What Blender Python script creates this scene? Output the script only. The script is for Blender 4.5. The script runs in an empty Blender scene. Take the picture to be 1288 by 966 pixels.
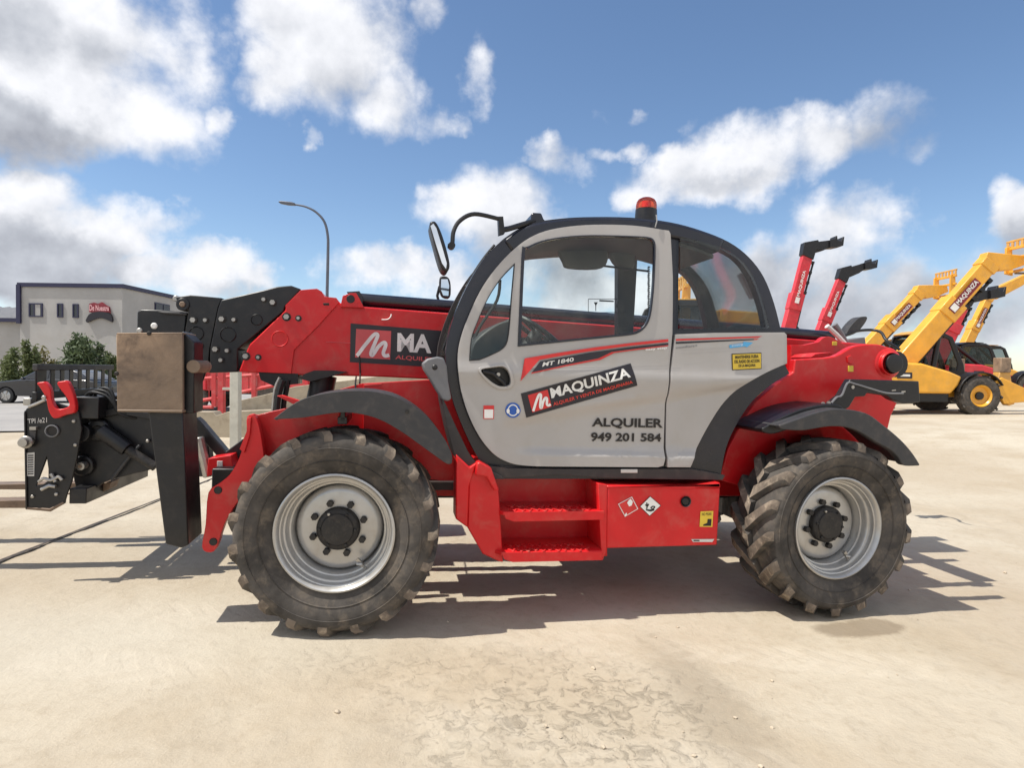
import bpy, bmesh, math, random
from mathutils import Vector, Matrix, noise
from mathutils.geometry import tessellate_polygon
random.seed(7)
S = bpy.context.scene
COL = S.collection
V = Vector
PI = math.pi
# ------------------------------------------------------------------ camera
F = 784.4                                   # focal length in photo pixels (photo is 1288 wide)
HC = 1.453
PITCH, ROLL = math.radians(-1.35), math.radians(0.8)
fw = V((0, math.cos(PITCH), math.sin(PITCH)))
r0 = V((1, 0, 0)); u0 = r0.cross(fw)
rt = r0 * math.cos(ROLL) + u0 * math.sin(ROLL)
up = u0 * math.cos(ROLL) - r0 * math.sin(ROLL)
CAM = V((0, 0, HC))
cam = bpy.data.objects.new('camera', bpy.data.cameras.new('camera'))
COL.objects.link(cam)
cam.matrix_world = Matrix(((rt.x, up.x, -fw.x, 0), (rt.y, up.y, -fw.y, 0), (rt.z, up.z, -fw.z, HC), (0, 0, 0, 1)))
cam.data.sensor_fit = 'HORIZONTAL'; cam.data.sensor_width = 36; cam.data.lens = F / 1288 * 36
cam.data.clip_start = .05; cam.data.clip_end = 6000
S.camera = cam

def ray(px, py):
    return rt * ((px - 644) / F) - up * ((py - 483) / F) + fw
def W(px, py, Y):                           # photo pixel -> world point on the vertical plane at distance Y
    d = ray(px, py); return CAM + d * (Y / d.y)

# main machine frame: x to its rear, y away from the camera, z up, origin under the near front wheel
TH, PH = 0.18555, 0.02450
ax = V((math.cos(TH) * math.cos(PH), math.sin(TH) * math.cos(PH), -math.sin(PH)))
ay = V((-math.sin(TH), math.cos(TH), 0)); az = ax.cross(ay)
R = .557
RC = CAM + V((-.94507, 3.32351, -.8959))    # near front rim centre
ORG = RC - ay * .03 - az * R
def L(px, py, y):                           # photo pixel -> machine-local point on the plane y
    d = ray(px, py)
    t = ((RC - CAM).dot(ay) + (y - .03)) / d.dot(ay)
    q = CAM + d * t - ORG
    return V((q.dot(ax), y, q.dot(az)))
MM = Matrix(((ax.x, ay.x, az.x, ORG.x), (ax.y, ay.y, az.y, ORG.y), (ax.z, ay.z, az.z, ORG.z), (0, 0, 0, 1)))

def gz(x, y):                               # lie of the land
    near = ORG.z - (x - ORG.x) * math.tan(PH) * .98 - (y - ORG.y) * math.tan(PH) * .18
    far = .15 + .016 * max(-40, min(40, x))
    d = math.hypot(x - .6, y - 4)
    t = max(0, min(1, (d - 5) / 9)); t = t * t * (3 - 2 * t)
    return near * (1 - t) + far * t

# ------------------------------------------------------------------ materials
MATS = {}
def nt_new(name):
    m = bpy.data.materials.new(name); m.use_nodes = True
    nt = m.node_tree; nt.nodes.clear()
    out = nt.nodes.new('ShaderNodeOutputMaterial')
    MATS[name] = m
    return m, nt, out
class N:                                     # small node helper
    def __init__(s, nt): s.nt = nt
    def n(s, t, **kw):
        o = s.nt.nodes.new(t)
        for k, v in kw.items():
            if k.startswith('i_'): o.inputs[k[2:]].default_value = v
            else: setattr(o, k, v)
        return o
    def l(s, a, b): s.nt.links.new(a, b)
    def m(s, op, a, b=None, c=None):
        o = s.nt.nodes.new('ShaderNodeMath'); o.operation = op
        for i, v in enumerate((a, b, c)):
            if v is None: continue
            if isinstance(v, (int, float)): o.inputs[i].default_value = v
            else: s.l(v, o.inputs[i])
        return o.outputs[0]
    def mr(s, v, a, b, c=0., d=1., smooth=True):
        o = s.nt.nodes.new('ShaderNodeMapRange'); o.interpolation_type = 'SMOOTHSTEP' if smooth else 'LINEAR'
        s.l(v, o.inputs[0])
        for i, x in enumerate((a, b, c, d)): o.inputs[i + 1].default_value = x
        return o.outputs[0]
    def noise(s, vec, scale, detail=4, rough=.55, dist=0):
        o = s.nt.nodes.new('ShaderNodeTexNoise'); o.inputs['Scale'].default_value = scale
        o.inputs['Detail'].default_value = detail; o.inputs['Roughness'].default_value = rough
        o.inputs['Distortion'].default_value = dist
        if vec is not None: s.l(vec, o.inputs['Vector'])
        return o.outputs[0]
    def mix(s, fac, a, b):
        o = s.nt.nodes.new('ShaderNodeMix'); o.data_type = 'RGBA'
        for i, v in ((0, fac), (6, a), (7, b)):
            if isinstance(v, (tuple, list)): o.inputs[i].default_value = tuple(v) + (1,) * (4 - len(v))
            elif isinstance(v, (int, float)): o.inputs[i].default_value = v
            else: s.l(v, o.inputs[i])
        return o.outputs[2]
def paint(name, col, rough=.4, metal=0, dirt=None, dirt_amt=.3, dscale=3., bump=0., coat=0., bscale=60, spec=.5, var=.12):
    m, nt, out = nt_new(name); h = N(nt)
    b = h.n('ShaderNodeBsdfPrincipled')
    tc = h.n('ShaderNodeTexCoord').outputs['Object']
    n1 = h.noise(tc, dscale, 6, .6)
    c = h.mix(h.mr(n1, .3, .7), tuple(x * (1 - var) for x in col), tuple(min(1, x * (1 + var)) for x in col))
    if dirt:
        n2 = h.noise(tc, dscale * 2.3, 8, .68, .4)
        f = h.m('MULTIPLY', h.mr(n2, .45, .78), dirt_amt)
        c = h.mix(f, c, dirt)
    h.l(c, b.inputs['Base Color'])
    r = h.mr(n1, .25, .75, rough * .8, min(1, rough * 1.25)); h.l(r, b.inputs['Roughness'])
    b.inputs['Metallic'].default_value = metal
    b.inputs['Coat Weight'].default_value = coat; b.inputs['Coat Roughness'].default_value = .12
    b.inputs['Specular IOR Level'].default_value = spec
    if bump:
        bp = h.n('ShaderNodeBump'); bp.inputs['Strength'].default_value = 1; bp.inputs['Distance'].default_value = bump
        h.l(h.noise(tc, bscale, 4, .6), bp.inputs['Height']); h.l(bp.outputs[0], b.inputs['Normal'])
    h.l(b.outputs[0], out.inputs[0])
    return m
DUST = (.42, .34, .25)
paint('red', (.62, .010, .014), .38, dirt=DUST, dirt_amt=.16, dscale=3.2, coat=.08, spec=.4, bump=.0004, bscale=9, var=.08)
paint('red_worn', (.58, .016, .018), .5, dirt=DUST, dirt_amt=.3, dscale=5, bump=.0006)
paint('beige', (.42, .40, .385), .34, dirt=(.34, .28, .21), dirt_amt=.2, dscale=2.6, coat=.2, bump=.0005, bscale=5, var=.04)
paint('black', (.007, .007, .009), .4, dirt=(.16, .13, .1), dirt_amt=.10, dscale=6, bump=.0004)
paint('black_gloss', (.008, .009, .018), .28, dirt=(.15, .12, .1), dirt_amt=.08, dscale=4, coat=.2)
paint('plastic', (.036, .036, .039), .55, dirt=(.25, .2, .16), dirt_amt=.2, dscale=5, bump=.0004, bscale=150)
paint('plastic_grey', (.16, .16, .17), .5, dirt=(.3, .26, .2), dirt_amt=.15, dscale=5, bump=.0003, bscale=150)
paint('trim', (.035, .03, .03), .6, dirt=(.2, .16, .13), dirt_amt=.25, dscale=3, bump=.0003, bscale=200)
paint('rubber', (.070, .063, .057), .85, dirt=(.23, .185, .14), dirt_amt=.65, dscale=4.5, bump=.003, bscale=22, spec=.25, var=.45)
paint('tread', (.16, .13, .105), .9, dirt=(.46, .375, .285), dirt_amt=.9, dscale=7, bump=.004, bscale=30, spec=.2, var=.35)
paint('hose', (.012, .012, .013), .5)
paint('rim', (.50, .49, .47), .32, metal=.55, dirt=(.3, .24, .18), dirt_amt=.35, dscale=4, bump=.0006, bscale=12)
paint('hub', (.018, .016, .015), .6, dirt=(.16, .13, .1), dirt_amt=.25, dscale=14, bump=.002, bscale=40)
paint('steel', (.42, .40, .37), .38, metal=.8, dirt=(.2, .15, .1), dirt_amt=.3, dscale=15)
paint('rusty', (.27, .19, .13), .72, dirt=(.07, .05, .042), dirt_amt=.95, dscale=2.4, bump=.003, bscale=14, var=.3)
paint('fork_steel', (.19, .13, .09), .55, metal=.3, dirt=(.06, .04, .03), dirt_amt=.6, dscale=6, bump=.001)
paint('white', (.80, .79, .76), .5); paint('signred', (.62, .03, .028), .45, var=.05); paint('decalblack', (.016, .013, .02), .35)
paint('pinkred', (.62, .09, .095), .45, var=.05)
paint('sub_red', (.7, .05, .035), .45); paint('yellow_sign', (.74, .52, .05), .5); paint('blue_sign', (.02, .10, .42), .4)
paint('cyan_sign', (.10, .42, .75), .4); paint('textblack', (.018, .014, .012), .6); paint('lightgrey', (.62, .6, .57), .5)
paint('yellow', (.78, .38, .035), .42, dirt=(.4, .28, .15), dirt_amt=.3, dscale=2.5, coat=.15)
paint('yellow_dusty', (.62, .33, .07), .6, dirt=(.38, .28, .18), dirt_amt=.7, dscale=3)
paint('far_red', (.60, .03, .045), .45, dirt=DUST, dirt_amt=.15)
paint('fence_red', (.55, .05, .055), .55, dirt=(.5, .3, .26), dirt_amt=.4, dscale=3)
paint('pole_white', (.48, .47, .41), .6, dirt=(.35, .3, .24), dirt_amt=.5, dscale=4)
paint('lamp_steel', (.12, .13, .16), .5, metal=.5); paint('render_wall', (.375, .37, .365), .85, dirt=(.33, .3, .27), dirt_amt=.35, dscale=.25, bump=.004, bscale=3)
paint('navy', (.02, .02, .06), .5); paint('roof_grey', (.22, .22, .23), .7, dirt=(.12, .12, .12), dirt_amt=.4)
paint('car_black', (.012, .013, .018), .2, coat=.6); paint('car_glass', (.02, .022, .025), .08, spec=.8)
paint('dark_glass', (.02, .024, .03), .12, spec=.7); paint('seat_fabric', (.03, .03, .032), .9)
paint('liner', (.13, .125, .12), .8); paint('bark', (.10, .07, .05), .9)
paint('orange', (.75, .16, .02), .35); paint('mirror', (.75, .78, .8), .03, metal=1, var=0)
paint('clay', (.46, .385, .29), .95, var=.3)

def glass(name, tint, base_refl=.05):
    m, nt, out = nt_new(name); h = N(nt)
    tr = h.n('ShaderNodeBsdfTransparent'); tr.inputs[0].default_value = tint + (1,)
    gl = h.n('ShaderNodeBsdfGlossy'); gl.inputs['Roughness'].default_value = .02
    lw = h.n('ShaderNodeLayerWeight'); lw.inputs[0].default_value = .25
    mx = h.n('ShaderNodeMixShader')
    f = h.m('MULTIPLY_ADD', lw.outputs['Fresnel'], .7, base_refl * .2)
    tc = h.n('ShaderNodeTexCoord').outputs['Object']
    dust = h.m('MULTIPLY', h.mr(h.noise(tc, 3, 8, .7), .4, .8), .10)
    df = h.n('ShaderNodeBsdfDiffuse'); df.inputs[0].default_value = (.4, .38, .33, 1)
    h.l(f, mx.inputs[0]); h.l(tr.outputs[0], mx.inputs[1]); h.l(gl.outputs[0], mx.inputs[2])
    m2 = h.n('ShaderNodeMixShader'); h.l(dust, m2.inputs[0]); h.l(mx.outputs[0], m2.inputs[1]); h.l(df.outputs[0], m2.inputs[2])
    h.l(m2.outputs[0], out.inputs[0])
glass('glass', (.94, .972, .962)); glass('glass_dark', (.87, .905, .905)); glass('glass_far', (.5, .54, .55)); glass('beacon_glass', (.95, .30, .12), .3)

def foliage(name, a, b):
    m, nt, out = nt_new(name); h = N(nt)
    p = h.n('ShaderNodeBsdfPrincipled'); p.inputs['Roughness'].default_value = .6
    tc = h.n('ShaderNodeTexCoord').outputs['Object']
    h.l(h.mix(h.mr(h.noise(tc, 2.2, 5, .7), .3, .7), a, b), p.inputs['Base Color'])
    t = h.n('ShaderNodeBsdfTranslucent'); t.inputs[0].default_value = b + (1,)
    mx = h.n('ShaderNodeMixShader'); mx.inputs[0].default_value = .25
    h.l(p.outputs[0], mx.inputs[1]); h.l(t.outputs[0], mx.inputs[2]); h.l(mx.outputs[0], out.inputs[0])
foliage('leaf_dark', (.05, .08, .035), (.11, .15, .07)); foliage('leaf_mid', (.08, .11, .04), (.17, .2, .08))
foliage('leaf_dry', (.12, .11, .04), (.2, .18, .07))

# ------------------------------------------------------------------ mesh builder
class MB:
    def __init__(s): s.v = []; s.f = []; s.mi = []; s.mats = []
    def mat(s, m):
        if m not in s.mats: s.mats.append(m)
        return s.mats.index(m)
    def add(s, vs, fs, m):
        o = len(s.v); k = s.mat(m)
        s.v += [V(x) for x in vs]
        for f in fs: s.f.append([i + o for i in f]); s.mi.append(k)
    def prism(s, loop, off, m):
        n = len(loop); off = V(off)
        vs = list(loop) + [V(p) + off for p in loop]
        s.add(vs, [list(range(n)), list(range(2 * n - 1, n - 1, -1))] + [[i, i + n, (i + 1) % n + n, (i + 1) % n] for i in range(n)], m)
    def plate(s, pts, y0, y1, m, dy=0):
        lp = [L(x, y, y0) + V((0, dy, 0)) for x, y in pts]
        s.prism(lp, (0, y1 - y0, 0), m)
    def holed(s, loops, off, m):              # loops of 3D points, first is the outline
        tri = tessellate_polygon(loops)
        pts = [V(p) for lp in loops for p in lp]; n = len(pts); off = V(off)
        fs = [list(t) for t in tri] + [[i + n for i in reversed(t)] for t in tri]
        o = 0
        for lp in loops:
            k = len(lp)
            for i in range(k):
                a, b = o + i, o + (i + 1) % k
                fs.append([a, a + n, b + n, b])
            o += k
        s.add(pts + [p + off for p in pts], fs, m)
    def box(s, c, d, m, rot=None):
        c = V(c); d = V(d) / 2
        vs = []
        for x in (-1, 1):
            for y in (-1, 1):
                for z in (-1, 1):
                    p = V((x * d.x, y * d.y, z * d.z))
                    if rot is not None: p = rot @ p
                    vs.append(c + p)
        s.add(vs, [[0, 1, 3, 2], [4, 6, 7, 5], [0, 4, 5, 1], [2, 3, 7, 6], [0, 2, 6, 4], [1, 5, 7, 3]], m)
    def cyl(s, a, b, r, m, n=20, r2=None):
        s.tube([a, b], r, m, n, r2)
    def tube(s, pts, r, m, n=8, r2=None):
        pts = [V(p) for p in pts]; r2 = r if r2 is None else r2
        vs = []; k = len(pts); prev = None
        for i, p in enumerate(pts):
            t = (pts[min(i + 1, k - 1)] - pts[max(i - 1, 0)]).normalized()
            if prev is None:
                a = t.cross(V((0, 0, 1)))
                if a.length < .2: a = t.cross(V((0, 1, 0)))
            else: a = prev - t * prev.dot(t)
            a.normalize(); prev = a; b = t.cross(a)
            rr = r + (r2 - r) * i / (k - 1)
            for j in range(n):
                g = 2 * PI * j / n
                vs.append(p + (a * math.cos(g) + b * math.sin(g)) * rr)
        fs = []
        for i in range(k - 1):
            for j in range(n):
                fs.append([i * n + j, i * n + (j + 1) % n, (i + 1) * n + (j + 1) % n, (i + 1) * n + j])
        fs.append(list(range(n))[::-1]); fs.append([(k - 1) * n + j for j in range(n)])
        s.add(vs, fs, m)
    def lathe(s, prof, c, axis, m, n=48, closed=False):   # prof: (radius, along axis)
        c = V(c); ax_ = V(axis).normalized()
        a = ax_.cross(V((0, 0, 1)))
        if a.length < .2: a = ax_.cross(V((1, 0, 0)))
        a.normalize(); b = ax_.cross(a)
        vs = []; k = len(prof)
        for j in range(n):
            g = 2 * PI * j / n; d = a * math.cos(g) + b * math.sin(g)
            for r, h in prof: vs.append(c + d * r + ax_ * h)
        fs = []
        for j in range(n):
            j2 = (j + 1) % n
            for i in range(k if closed else k - 1):
                i2 = (i + 1) % k
                fs.append([j * k + i, j * k + i2, j2 * k + i2, j2 * k + i])
        s.add(vs, fs, m)
    def warp(s, fn):
        s.v = [fn(p) for p in s.v]; return s
    def build(s, name, parent=None, bevel=0, smooth=35, seg=2, weld=True):
        me = bpy.data.meshes.new(name)
        me.from_pydata(s.v, [], s.f)
        for m in s.mats: me.materials.append(MATS[m])
        me.polygons.foreach_set('material_index', s.mi)
        bm = bmesh.new(); bm.from_mesh(me)
        if weld: bmesh.ops.remove_doubles(bm, verts=bm.verts, dist=1e-5)
        bmesh.ops.recalc_face_normals(bm, faces=bm.faces)
        bm.to_mesh(me); bm.free()
        if smooth:
            me.polygons.foreach_set('use_smooth', [True] * len(me.polygons))
            me.set_sharp_from_angle(angle=math.radians(smooth))
        o = bpy.data.objects.new(name, me); COL.objects.link(o)
        if parent is not None: o.parent = parent
        if bevel:
            b = o.modifiers.new('bevel', 'BEVEL'); b.width = bevel; b.segments = seg; b.limit_method = 'ANGLE'
            b.angle_limit = math.radians(40); b.harden_normals = False
        return o
def spl(pts, n=6, closed=False):              # Catmull-Rom through 2D or 3D points
    pts = [V(p) for p in pts]; k = len(pts); out = []
    rng = range(k if closed else k - 1)
    for i in rng:
        if closed: p = [pts[(i + j - 1) % k] for j in range(4)]
        else: p = [pts[max(0, min(k - 1, i + j - 1))] for j in range(4)]
        for q in range(n):
            t = q / n
            out.append(.5 * ((2 * p[1]) + (p[2] - p[0]) * t + (2 * p[0] - 5 * p[1] + 4 * p[2] - p[3]) * t * t + (3 * p[1] - p[0] - 3 * p[2] + p[3]) * t ** 3))
    if not closed: out.append(pts[-1])
    return out
def circ(cx, cy, r, n=20, ry=None):
    ry = r if ry is None else ry
    return [(cx + r * math.cos(2 * PI * i / n), cy + ry * math.sin(2 * PI * i / n)) for i in range(n)]

def thing(name, label, cat, group=None, mw=None):
    o = bpy.data.objects.new(name, None); COL.objects.link(o)
    o.empty_display_size = .2
    if mw is not None: o.matrix_world = mw
    o['label'] = label; o['category'] = cat
    if group: o['group'] = group
    return o
def tag(o, label, cat, group=None):
    o['label'] = label; o['category'] = cat
    if group: o['group'] = group
    return o

_txt = {}
def text_mesh(s, bold=.0):
    key = (s, bold)
    if key in _txt: return _txt[key]
    cu = bpy.data.curves.new('lettering', 'FONT'); cu.body = s; cu.offset = bold; cu.resolution_u = 3; cu.fill_mode = 'FRONT'
    ob = bpy.data.objects.new('lettering', cu); COL.objects.link(ob)
    bpy.context.view_layer.update()
    me = bpy.data.meshes.new_from_object(ob.evaluated_get(bpy.context.evaluated_depsgraph_get()))
    vs = [(v.co.x, v.co.y) for v in me.vertices]; fs = [list(p.vertices) for p in me.polygons]
    bpy.data.objects.remove(ob); bpy.data.curves.remove(cu); bpy.data.meshes.remove(me)
    x0 = min(v[0] for v in vs); x1 = max(v[0] for v in vs); y0 = min(v[1] for v in vs); y1 = max(v[1] for v in vs)
    vs = [((x - x0) / (x1 - x0), (y - y0) / (y1 - y0)) for x, y in vs]
    _txt[key] = (vs, fs); return _txt[key]
def bil(q, u, v):                             # q: top-left, top-right, bottom-right, bottom-left; v up
    tl, tr, br, bl = [V(p) for p in q]
    return (bl * (1 - u) + br * u) * (1 - v) + (tl * (1 - u) + tr * u) * v
def text_on(mb, s, q, m, fn, bold=0.):        # q in any space, fn maps that to 3D
    vs, fs = text_mesh(s, bold)
    mb.add([fn(bil(q, u, v)) for u, v in vs], fs, m)
def quad_on(mb, q, m, fn, n=10, k=4):
    vs = [fn(bil(q, i / n, j / k)) for j in range(k + 1) for i in range(n + 1)]
    mb.add(vs, [[j * (n + 1) + i, j * (n + 1) + i + 1, (j + 1) * (n + 1) + i + 1, (j + 1) * (n + 1) + i] for j in range(k) for i in range(n)], m)
def poly_on(mb, pts, m, fn):
    pts = [V((p[0], p[1], 0)) for p in pts]
    tri = tessellate_polygon([pts])
    mb.add([fn(V((p.x, p.y))) for p in pts], [list(t) for t in tri], m)
def ring_on(mb, c, r0_, r1_, m, fn, n=24, e=1.):
    vs = []
    for i in range(n):
        a = 2 * PI * i / n
        vs.append(fn(V((c[0] + r0_ * math.cos(a), c[1] + r0_ * e * math.sin(a)))))
        vs.append(fn(V((c[0] + r1_ * math.cos(a), c[1] + r1_ * e * math.sin(a)))))
    mb.add(vs, [[2 * i, 2 * i + 1, (2 * i + 3) % (2 * n), (2 * i + 2) % (2 * n)] for i in range(n)], m)
def stroke_on(mb, pts, w, m, fn):
    pts = spl(pts, 5); vs = []; k = len(pts)
    for i, p in enumerate(pts):
        t = (pts[min(i + 1, k - 1)] - pts[max(i - 1, 0)]).normalized(); nn = V((-t.y, t.x))
        vs += [fn(p + nn * w / 2), fn(p - nn * w / 2)]
    mb.add(vs, [[2 * i, 2 * i + 1, 2 * i + 3, 2 * i + 2] for i in range(k - 1)], m)
SWOOSH = [(.05, .06), (.1, .14), (.3, .5), (.52, .84), (.62, .82), (.55, .55), (.45, .2), (.5, .12), (.65, .42), (.8, .58), (.86, .5), (.8, .22), (.86, .12), (.97, .16)]

# ================================================================== MAIN TELEHANDLER
T = thing('telehandler', 'red and pale grey telehandler parked side on, filling the foreground', 'telehandler', None, MM)

# ---------------- cab surface
ZB = 1.50
def tum(p):                                   # tumblehome of the cab side above the belt
    k = max(0, p.z - ZB)
    s_ = .055 * k * k if p.y < .62 else -.055 * k * k
    return V((p.x, p.y + s_, p.z))
YC = .2
def sm(t): t = max(0, min(1, t)); return t * t * (3 - 2 * t)
def crease(x):                                # height of the diagonal crease in the door skin
    a = L(655, 522, YC); b = L(838, 492, YC)
    return a.z + (b.z - a.z) * (x - a.x) / (b.x - a.x)
zl0 = L(700, 567, YC).z; xl0 = L(660, 567, YC).x
def door_f(p):
    d = 0
    c = crease(p.x); w = sm((p.x - L(620, 500, YC).x) / .25)
    d += .032 * w * (1 - sm((p.z - (c - .075)) / .075))          # falls back below the crease
    d -= .028 * w * (1 - sm((p.z - (zl0 - .03)) / .05)) * sm((p.x - xl0 + .1) / .2)   # out again at the foot
    d -= .012 * math.exp(-((p.z - (ZB - .05)) / .05) ** 2)       # belt line roll
    k = max(0, p.z - ZB)
    return d + .055 * k * k
def on_skin(y0, off=.004):
    def fn(p):
        q = L(p.x, p.y, y0); return V((q.x, y0 + door_f(q) - off, q.z))
    return fn
def skin(name, outer, holes, y0, m, parent, thick=.03, step=.03):
    loops = [[L(x, y, y0) for x, y in lp] for lp in [outer] + holes]
    tri = tessellate_polygon([[V((p.x, p.z, 0)) for p in lp] for lp in loops])
    pts = [p for lp in loops for p in lp]
    bm = bmesh.new(); vs = [bm.verts.new(p) for p in pts]
    for t in tri:
        try: bm.faces.new([vs[i] for i in t])
        except ValueError: pass
    bmesh.ops.dissolve_limit(bm, angle_limit=.01, verts=bm.verts, edges=[e for e in bm.edges if len(e.link_faces) == 2])
    for k_, ax_ in ((0, (1, 0, 0)), (2, (0, 0, 1))):
        lo = min(p[k_] for p in pts); hi = max(p[k_] for p in pts)
        n = int((hi - lo) / step)
        for i in range(1, n):
            c = V((0, 0, 0)); c[k_] = lo + (hi - lo) * i / n
            bmesh.ops.bisect_plane(bm, geom=bm.verts[:] + bm.edges[:] + bm.faces[:], plane_co=c, plane_no=ax_, dist=1e-6)
    for v in bm.verts: v.co.y = y0 + door_f(v.co)
    bmesh.ops.recalc_face_normals(bm, faces=bm.faces)
    if sum(f.normal.y for f in bm.faces) > 0: bmesh.ops.reverse_faces(bm, faces=bm.faces)
    me = bpy.data.meshes.new(name); bm.to_mesh(me); bm.free()
    me.materials.append(MATS[m])
    me.polygons.foreach_set('use_smooth', [True] * len(me.polygons))
    o = bpy.data.objects.new(name, me); COL.objects.link(o); o.parent = parent
    sd = o.modifiers.new('thickness', 'SOLIDIFY'); sd.thickness = thick; sd.offset = -1
    b = o.modifiers.new('bevel', 'BEVEL'); b.width = .007; b.segments = 3; b.limit_method = 'ANGLE'; b.angle_limit = math.radians(50)
    return o

ROOF = spl([(636, 297), (652, 286), (670, 277), (700, 271.5), (740, 268.5), (800, 269), (850, 275), (890, 286), (925, 301), (950, 321), (968, 347), (980, 381), (988, 417)], 4)
APIL = spl([(622, 604), (604, 580), (586, 545), (570, 503), (562, 460), (563, 430), (573, 394), (590, 356), (612, 321), (636, 297)], 4)
ARC_IN = spl([(998, 470), (975, 484), (950, 506), (930, 536), (917, 566), (910, 604)], 4)
SIL = [tuple(p) for p in APIL[:-1]] + [tuple(p) for p in ROOF] + [(990, 455)] + [tuple(p) for p in ARC_IN]
DOOR = [tuple(p) for p in spl([(838, 287), (800, 281.5), (750, 280.5), (710, 284), (680, 291.5), (655, 306), (630, 330), (609, 358), (592, 392), (580, 425), (576, 452), (579, 485), (588, 518), (603, 549), (621, 571), (640, 582), (658, 586), (690, 587)], 4)] + [(828, 588), (835, 586), (837, 578), (839, 510), (841, 470), (846, 420), (848, 350), (847, 292), (845, 288)]
WIN = [tuple(p) for p in spl([(651, 436), (657, 319), (662, 311), (681, 302), (709, 296.5), (746, 294), (793, 295), (818, 296.5), (825.5, 301), (827, 312), (825, 345), (822.5, 372), (818.5, 398), (811.5, 412), (800, 420), (780, 423)], 3)]
QWIN = [tuple(p) for p in spl([(648.5, 330), (630, 349.5), (613.5, 375), (600, 405), (592.6, 426), (590, 454)], 3)] + [tuple(p) for p in spl([(603, 453), (617.5, 447), (634, 437.5), (640, 421), (644, 375)], 3)]
RWIN = [(857, 413)] + [tuple(p) for p in spl([(861, 297), (880, 300), (910, 309), (935, 324), (952, 349), (963, 382), (969, 412)], 4)]
FOPEN = [tuple(p) for p in spl([(600, 440), (606, 412), (622, 370), (648, 328), (680, 302), (720, 295), (780, 293), (832, 297)], 3)] + [(834, 440)]
def sc_poly(pts, k):
    cx = sum(p[0] for p in pts) / len(pts); cy = sum(p[1] for p in pts) / len(pts)
    return [(cx + (x - cx) * k, cy + (y - cy) * k) for x, y in pts]
Ls = lambda pts, y: [L(x, y_, y) for x, y_ in pts]

mb = MB()
mb.holed([[p + V((0, .04, 0)) for p in lp] for lp in (Ls(SIL, YC), Ls(sc_poly(DOOR, .965), YC), Ls(RWIN, YC))], (0, .06, 0), 'black_gloss')
far = [V((p.x, 1.0, p.z)) for p in Ls(SIL, YC)]
fo = [[V((p.x, 1.0, p.z)) for p in Ls(h_, YC)] for h_ in (FOPEN, RWIN)]
mb.holed([far] + fo, (0, .07, 0), 'trim')
cab = mb.warp(tum).build('cab_frame', T, .016, seg=3)
mb = MB()                                     # roof slab
up_, lo_ = [], []
RP = [L(p[0], p[1], YC) for p in ROOF]
for i, p in enumerate(RP[:-17]):
    a = RP[max(0, i - 1)]; b = RP[min(len(RP) - 1, i + 1)]; t = (b - a).normalized(); nn = V((t.z, 0, -t.x))
    up_.append(p); lo_.append(p + nn * .09)
rp = [p + V((0, .0, 0)) for p in up_ + lo_[::-1]]
rp = [V((p.x, .255, p.z - .011)) for p in rp]
mb.prism(rp, (0, .76, 0), 'black_gloss'); mb.build('roof', cab, .02, seg=3)
mb = MB(); mb.prism([V((p.x, .33, p.z - .012 - .0)) for p in (lo_ + [q + V((0, 0, -.02)) for q in lo_[::-1]])], (0, .6, 0), 'liner')
mb.build('headliner', cab)
mb = MB(); mb.box((1.22, .76, .72), (1.7, .44, .05), 'trim'); mb.build('cab_floor', cab)
def strip(pts, dy, m, name, d=.012, inset=.02):   # glass bent round the front or rear of the cab
    P_ = [L(x, y, YC) for x, y in pts]; a, b = [], []
    for i, p in enumerate(P_):
        t = (P_[min(i + 1, len(P_) - 1)] - P_[max(0, i - 1)]).normalized(); nn = V((t.z, 0, -t.x))
        a.append(p + nn * inset); b.append(p + nn * (inset + d))
    q = MB(); q.prism([V((p.x, .275, p.z)) for p in a + b[::-1]], (0, .72, 0), m)
    return q.build(name, cab)
strip([tuple(p) for p in APIL[18:]], .7, 'glass', 'windscreen')
strip([tuple(p) for p in ROOF[-19:]], .7, 'glass_dark', 'rear_window')
q = MB(); q.prism([V((p.x, .275, p.z)) for p in [L(x, y, YC) for x, y in ((578, 470), (592, 470), (640, 596), (622, 596))]], (0, .72, 0), 'trim'); q.build('front_bulkhead', cab)

# ---------------- door
HOUT = [tuple(p) for p in spl([(601, 464), (618, 460), (634, 458.5), (642, 465), (646, 481), (641, 488.5), (626, 489), (612, 480)], 4, True)]
HIN = [tuple(p) for p in spl([(604.5, 465.5), (619, 462), (632, 461), (639, 467), (642, 481), (638, 485.5), (627, 485.5), (613, 476.5)], 4, True)]
door = skin('door', DOOR, [sc_poly(WIN, .985), QWIN, HIN], YC - .022, 'beige', T)
def ringplate(name, outer, inner, y0, dep, m, parent, off=.004, bev=0):
    q = MB(); fn = on_skin(y0, off)
    q.holed([[fn(V(p)) for p in outer], [fn(V(p)) for p in inner]], (0, dep, 0), m)
    return q.build(name, parent, bev)
ringplate('window_seal', WIN, sc_poly(WIN, .965), YC - .022, .02, 'black_gloss', door, .006, .003)
def pane(name, pts, y0, m, parent, off=-.006):
    q = MB(); fn = on_skin(y0, off); q.prism([fn(V(p)) for p in pts], (0, .005, 0), m); return q.build(name, parent)
pane('door_window', sc_poly(WIN, .975), YC - .022, 'glass', door)
ringplate('quarter_seal', QWIN, sc_poly(QWIN, .96), YC - .022, .02, 'black', door, .003)
pane('quarter_window', sc_poly(QWIN, .985), YC - .022, 'glass', door)
hd = ringplate('handle', HOUT, HIN, YC - .022, .03, 'beige', door, .010, .004)
q = MB(); fn = on_skin(YC - .022, -.055); q.prism([fn(V(p)) for p in HOUT], (0, .01, 0), 'black')
fn = on_skin(YC - .022, -.012)
q.tube([fn(V(p)) for p in ((607, 467), (620, 470), (633, 481), (636, 486))], .012, 'black', 8)
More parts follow.
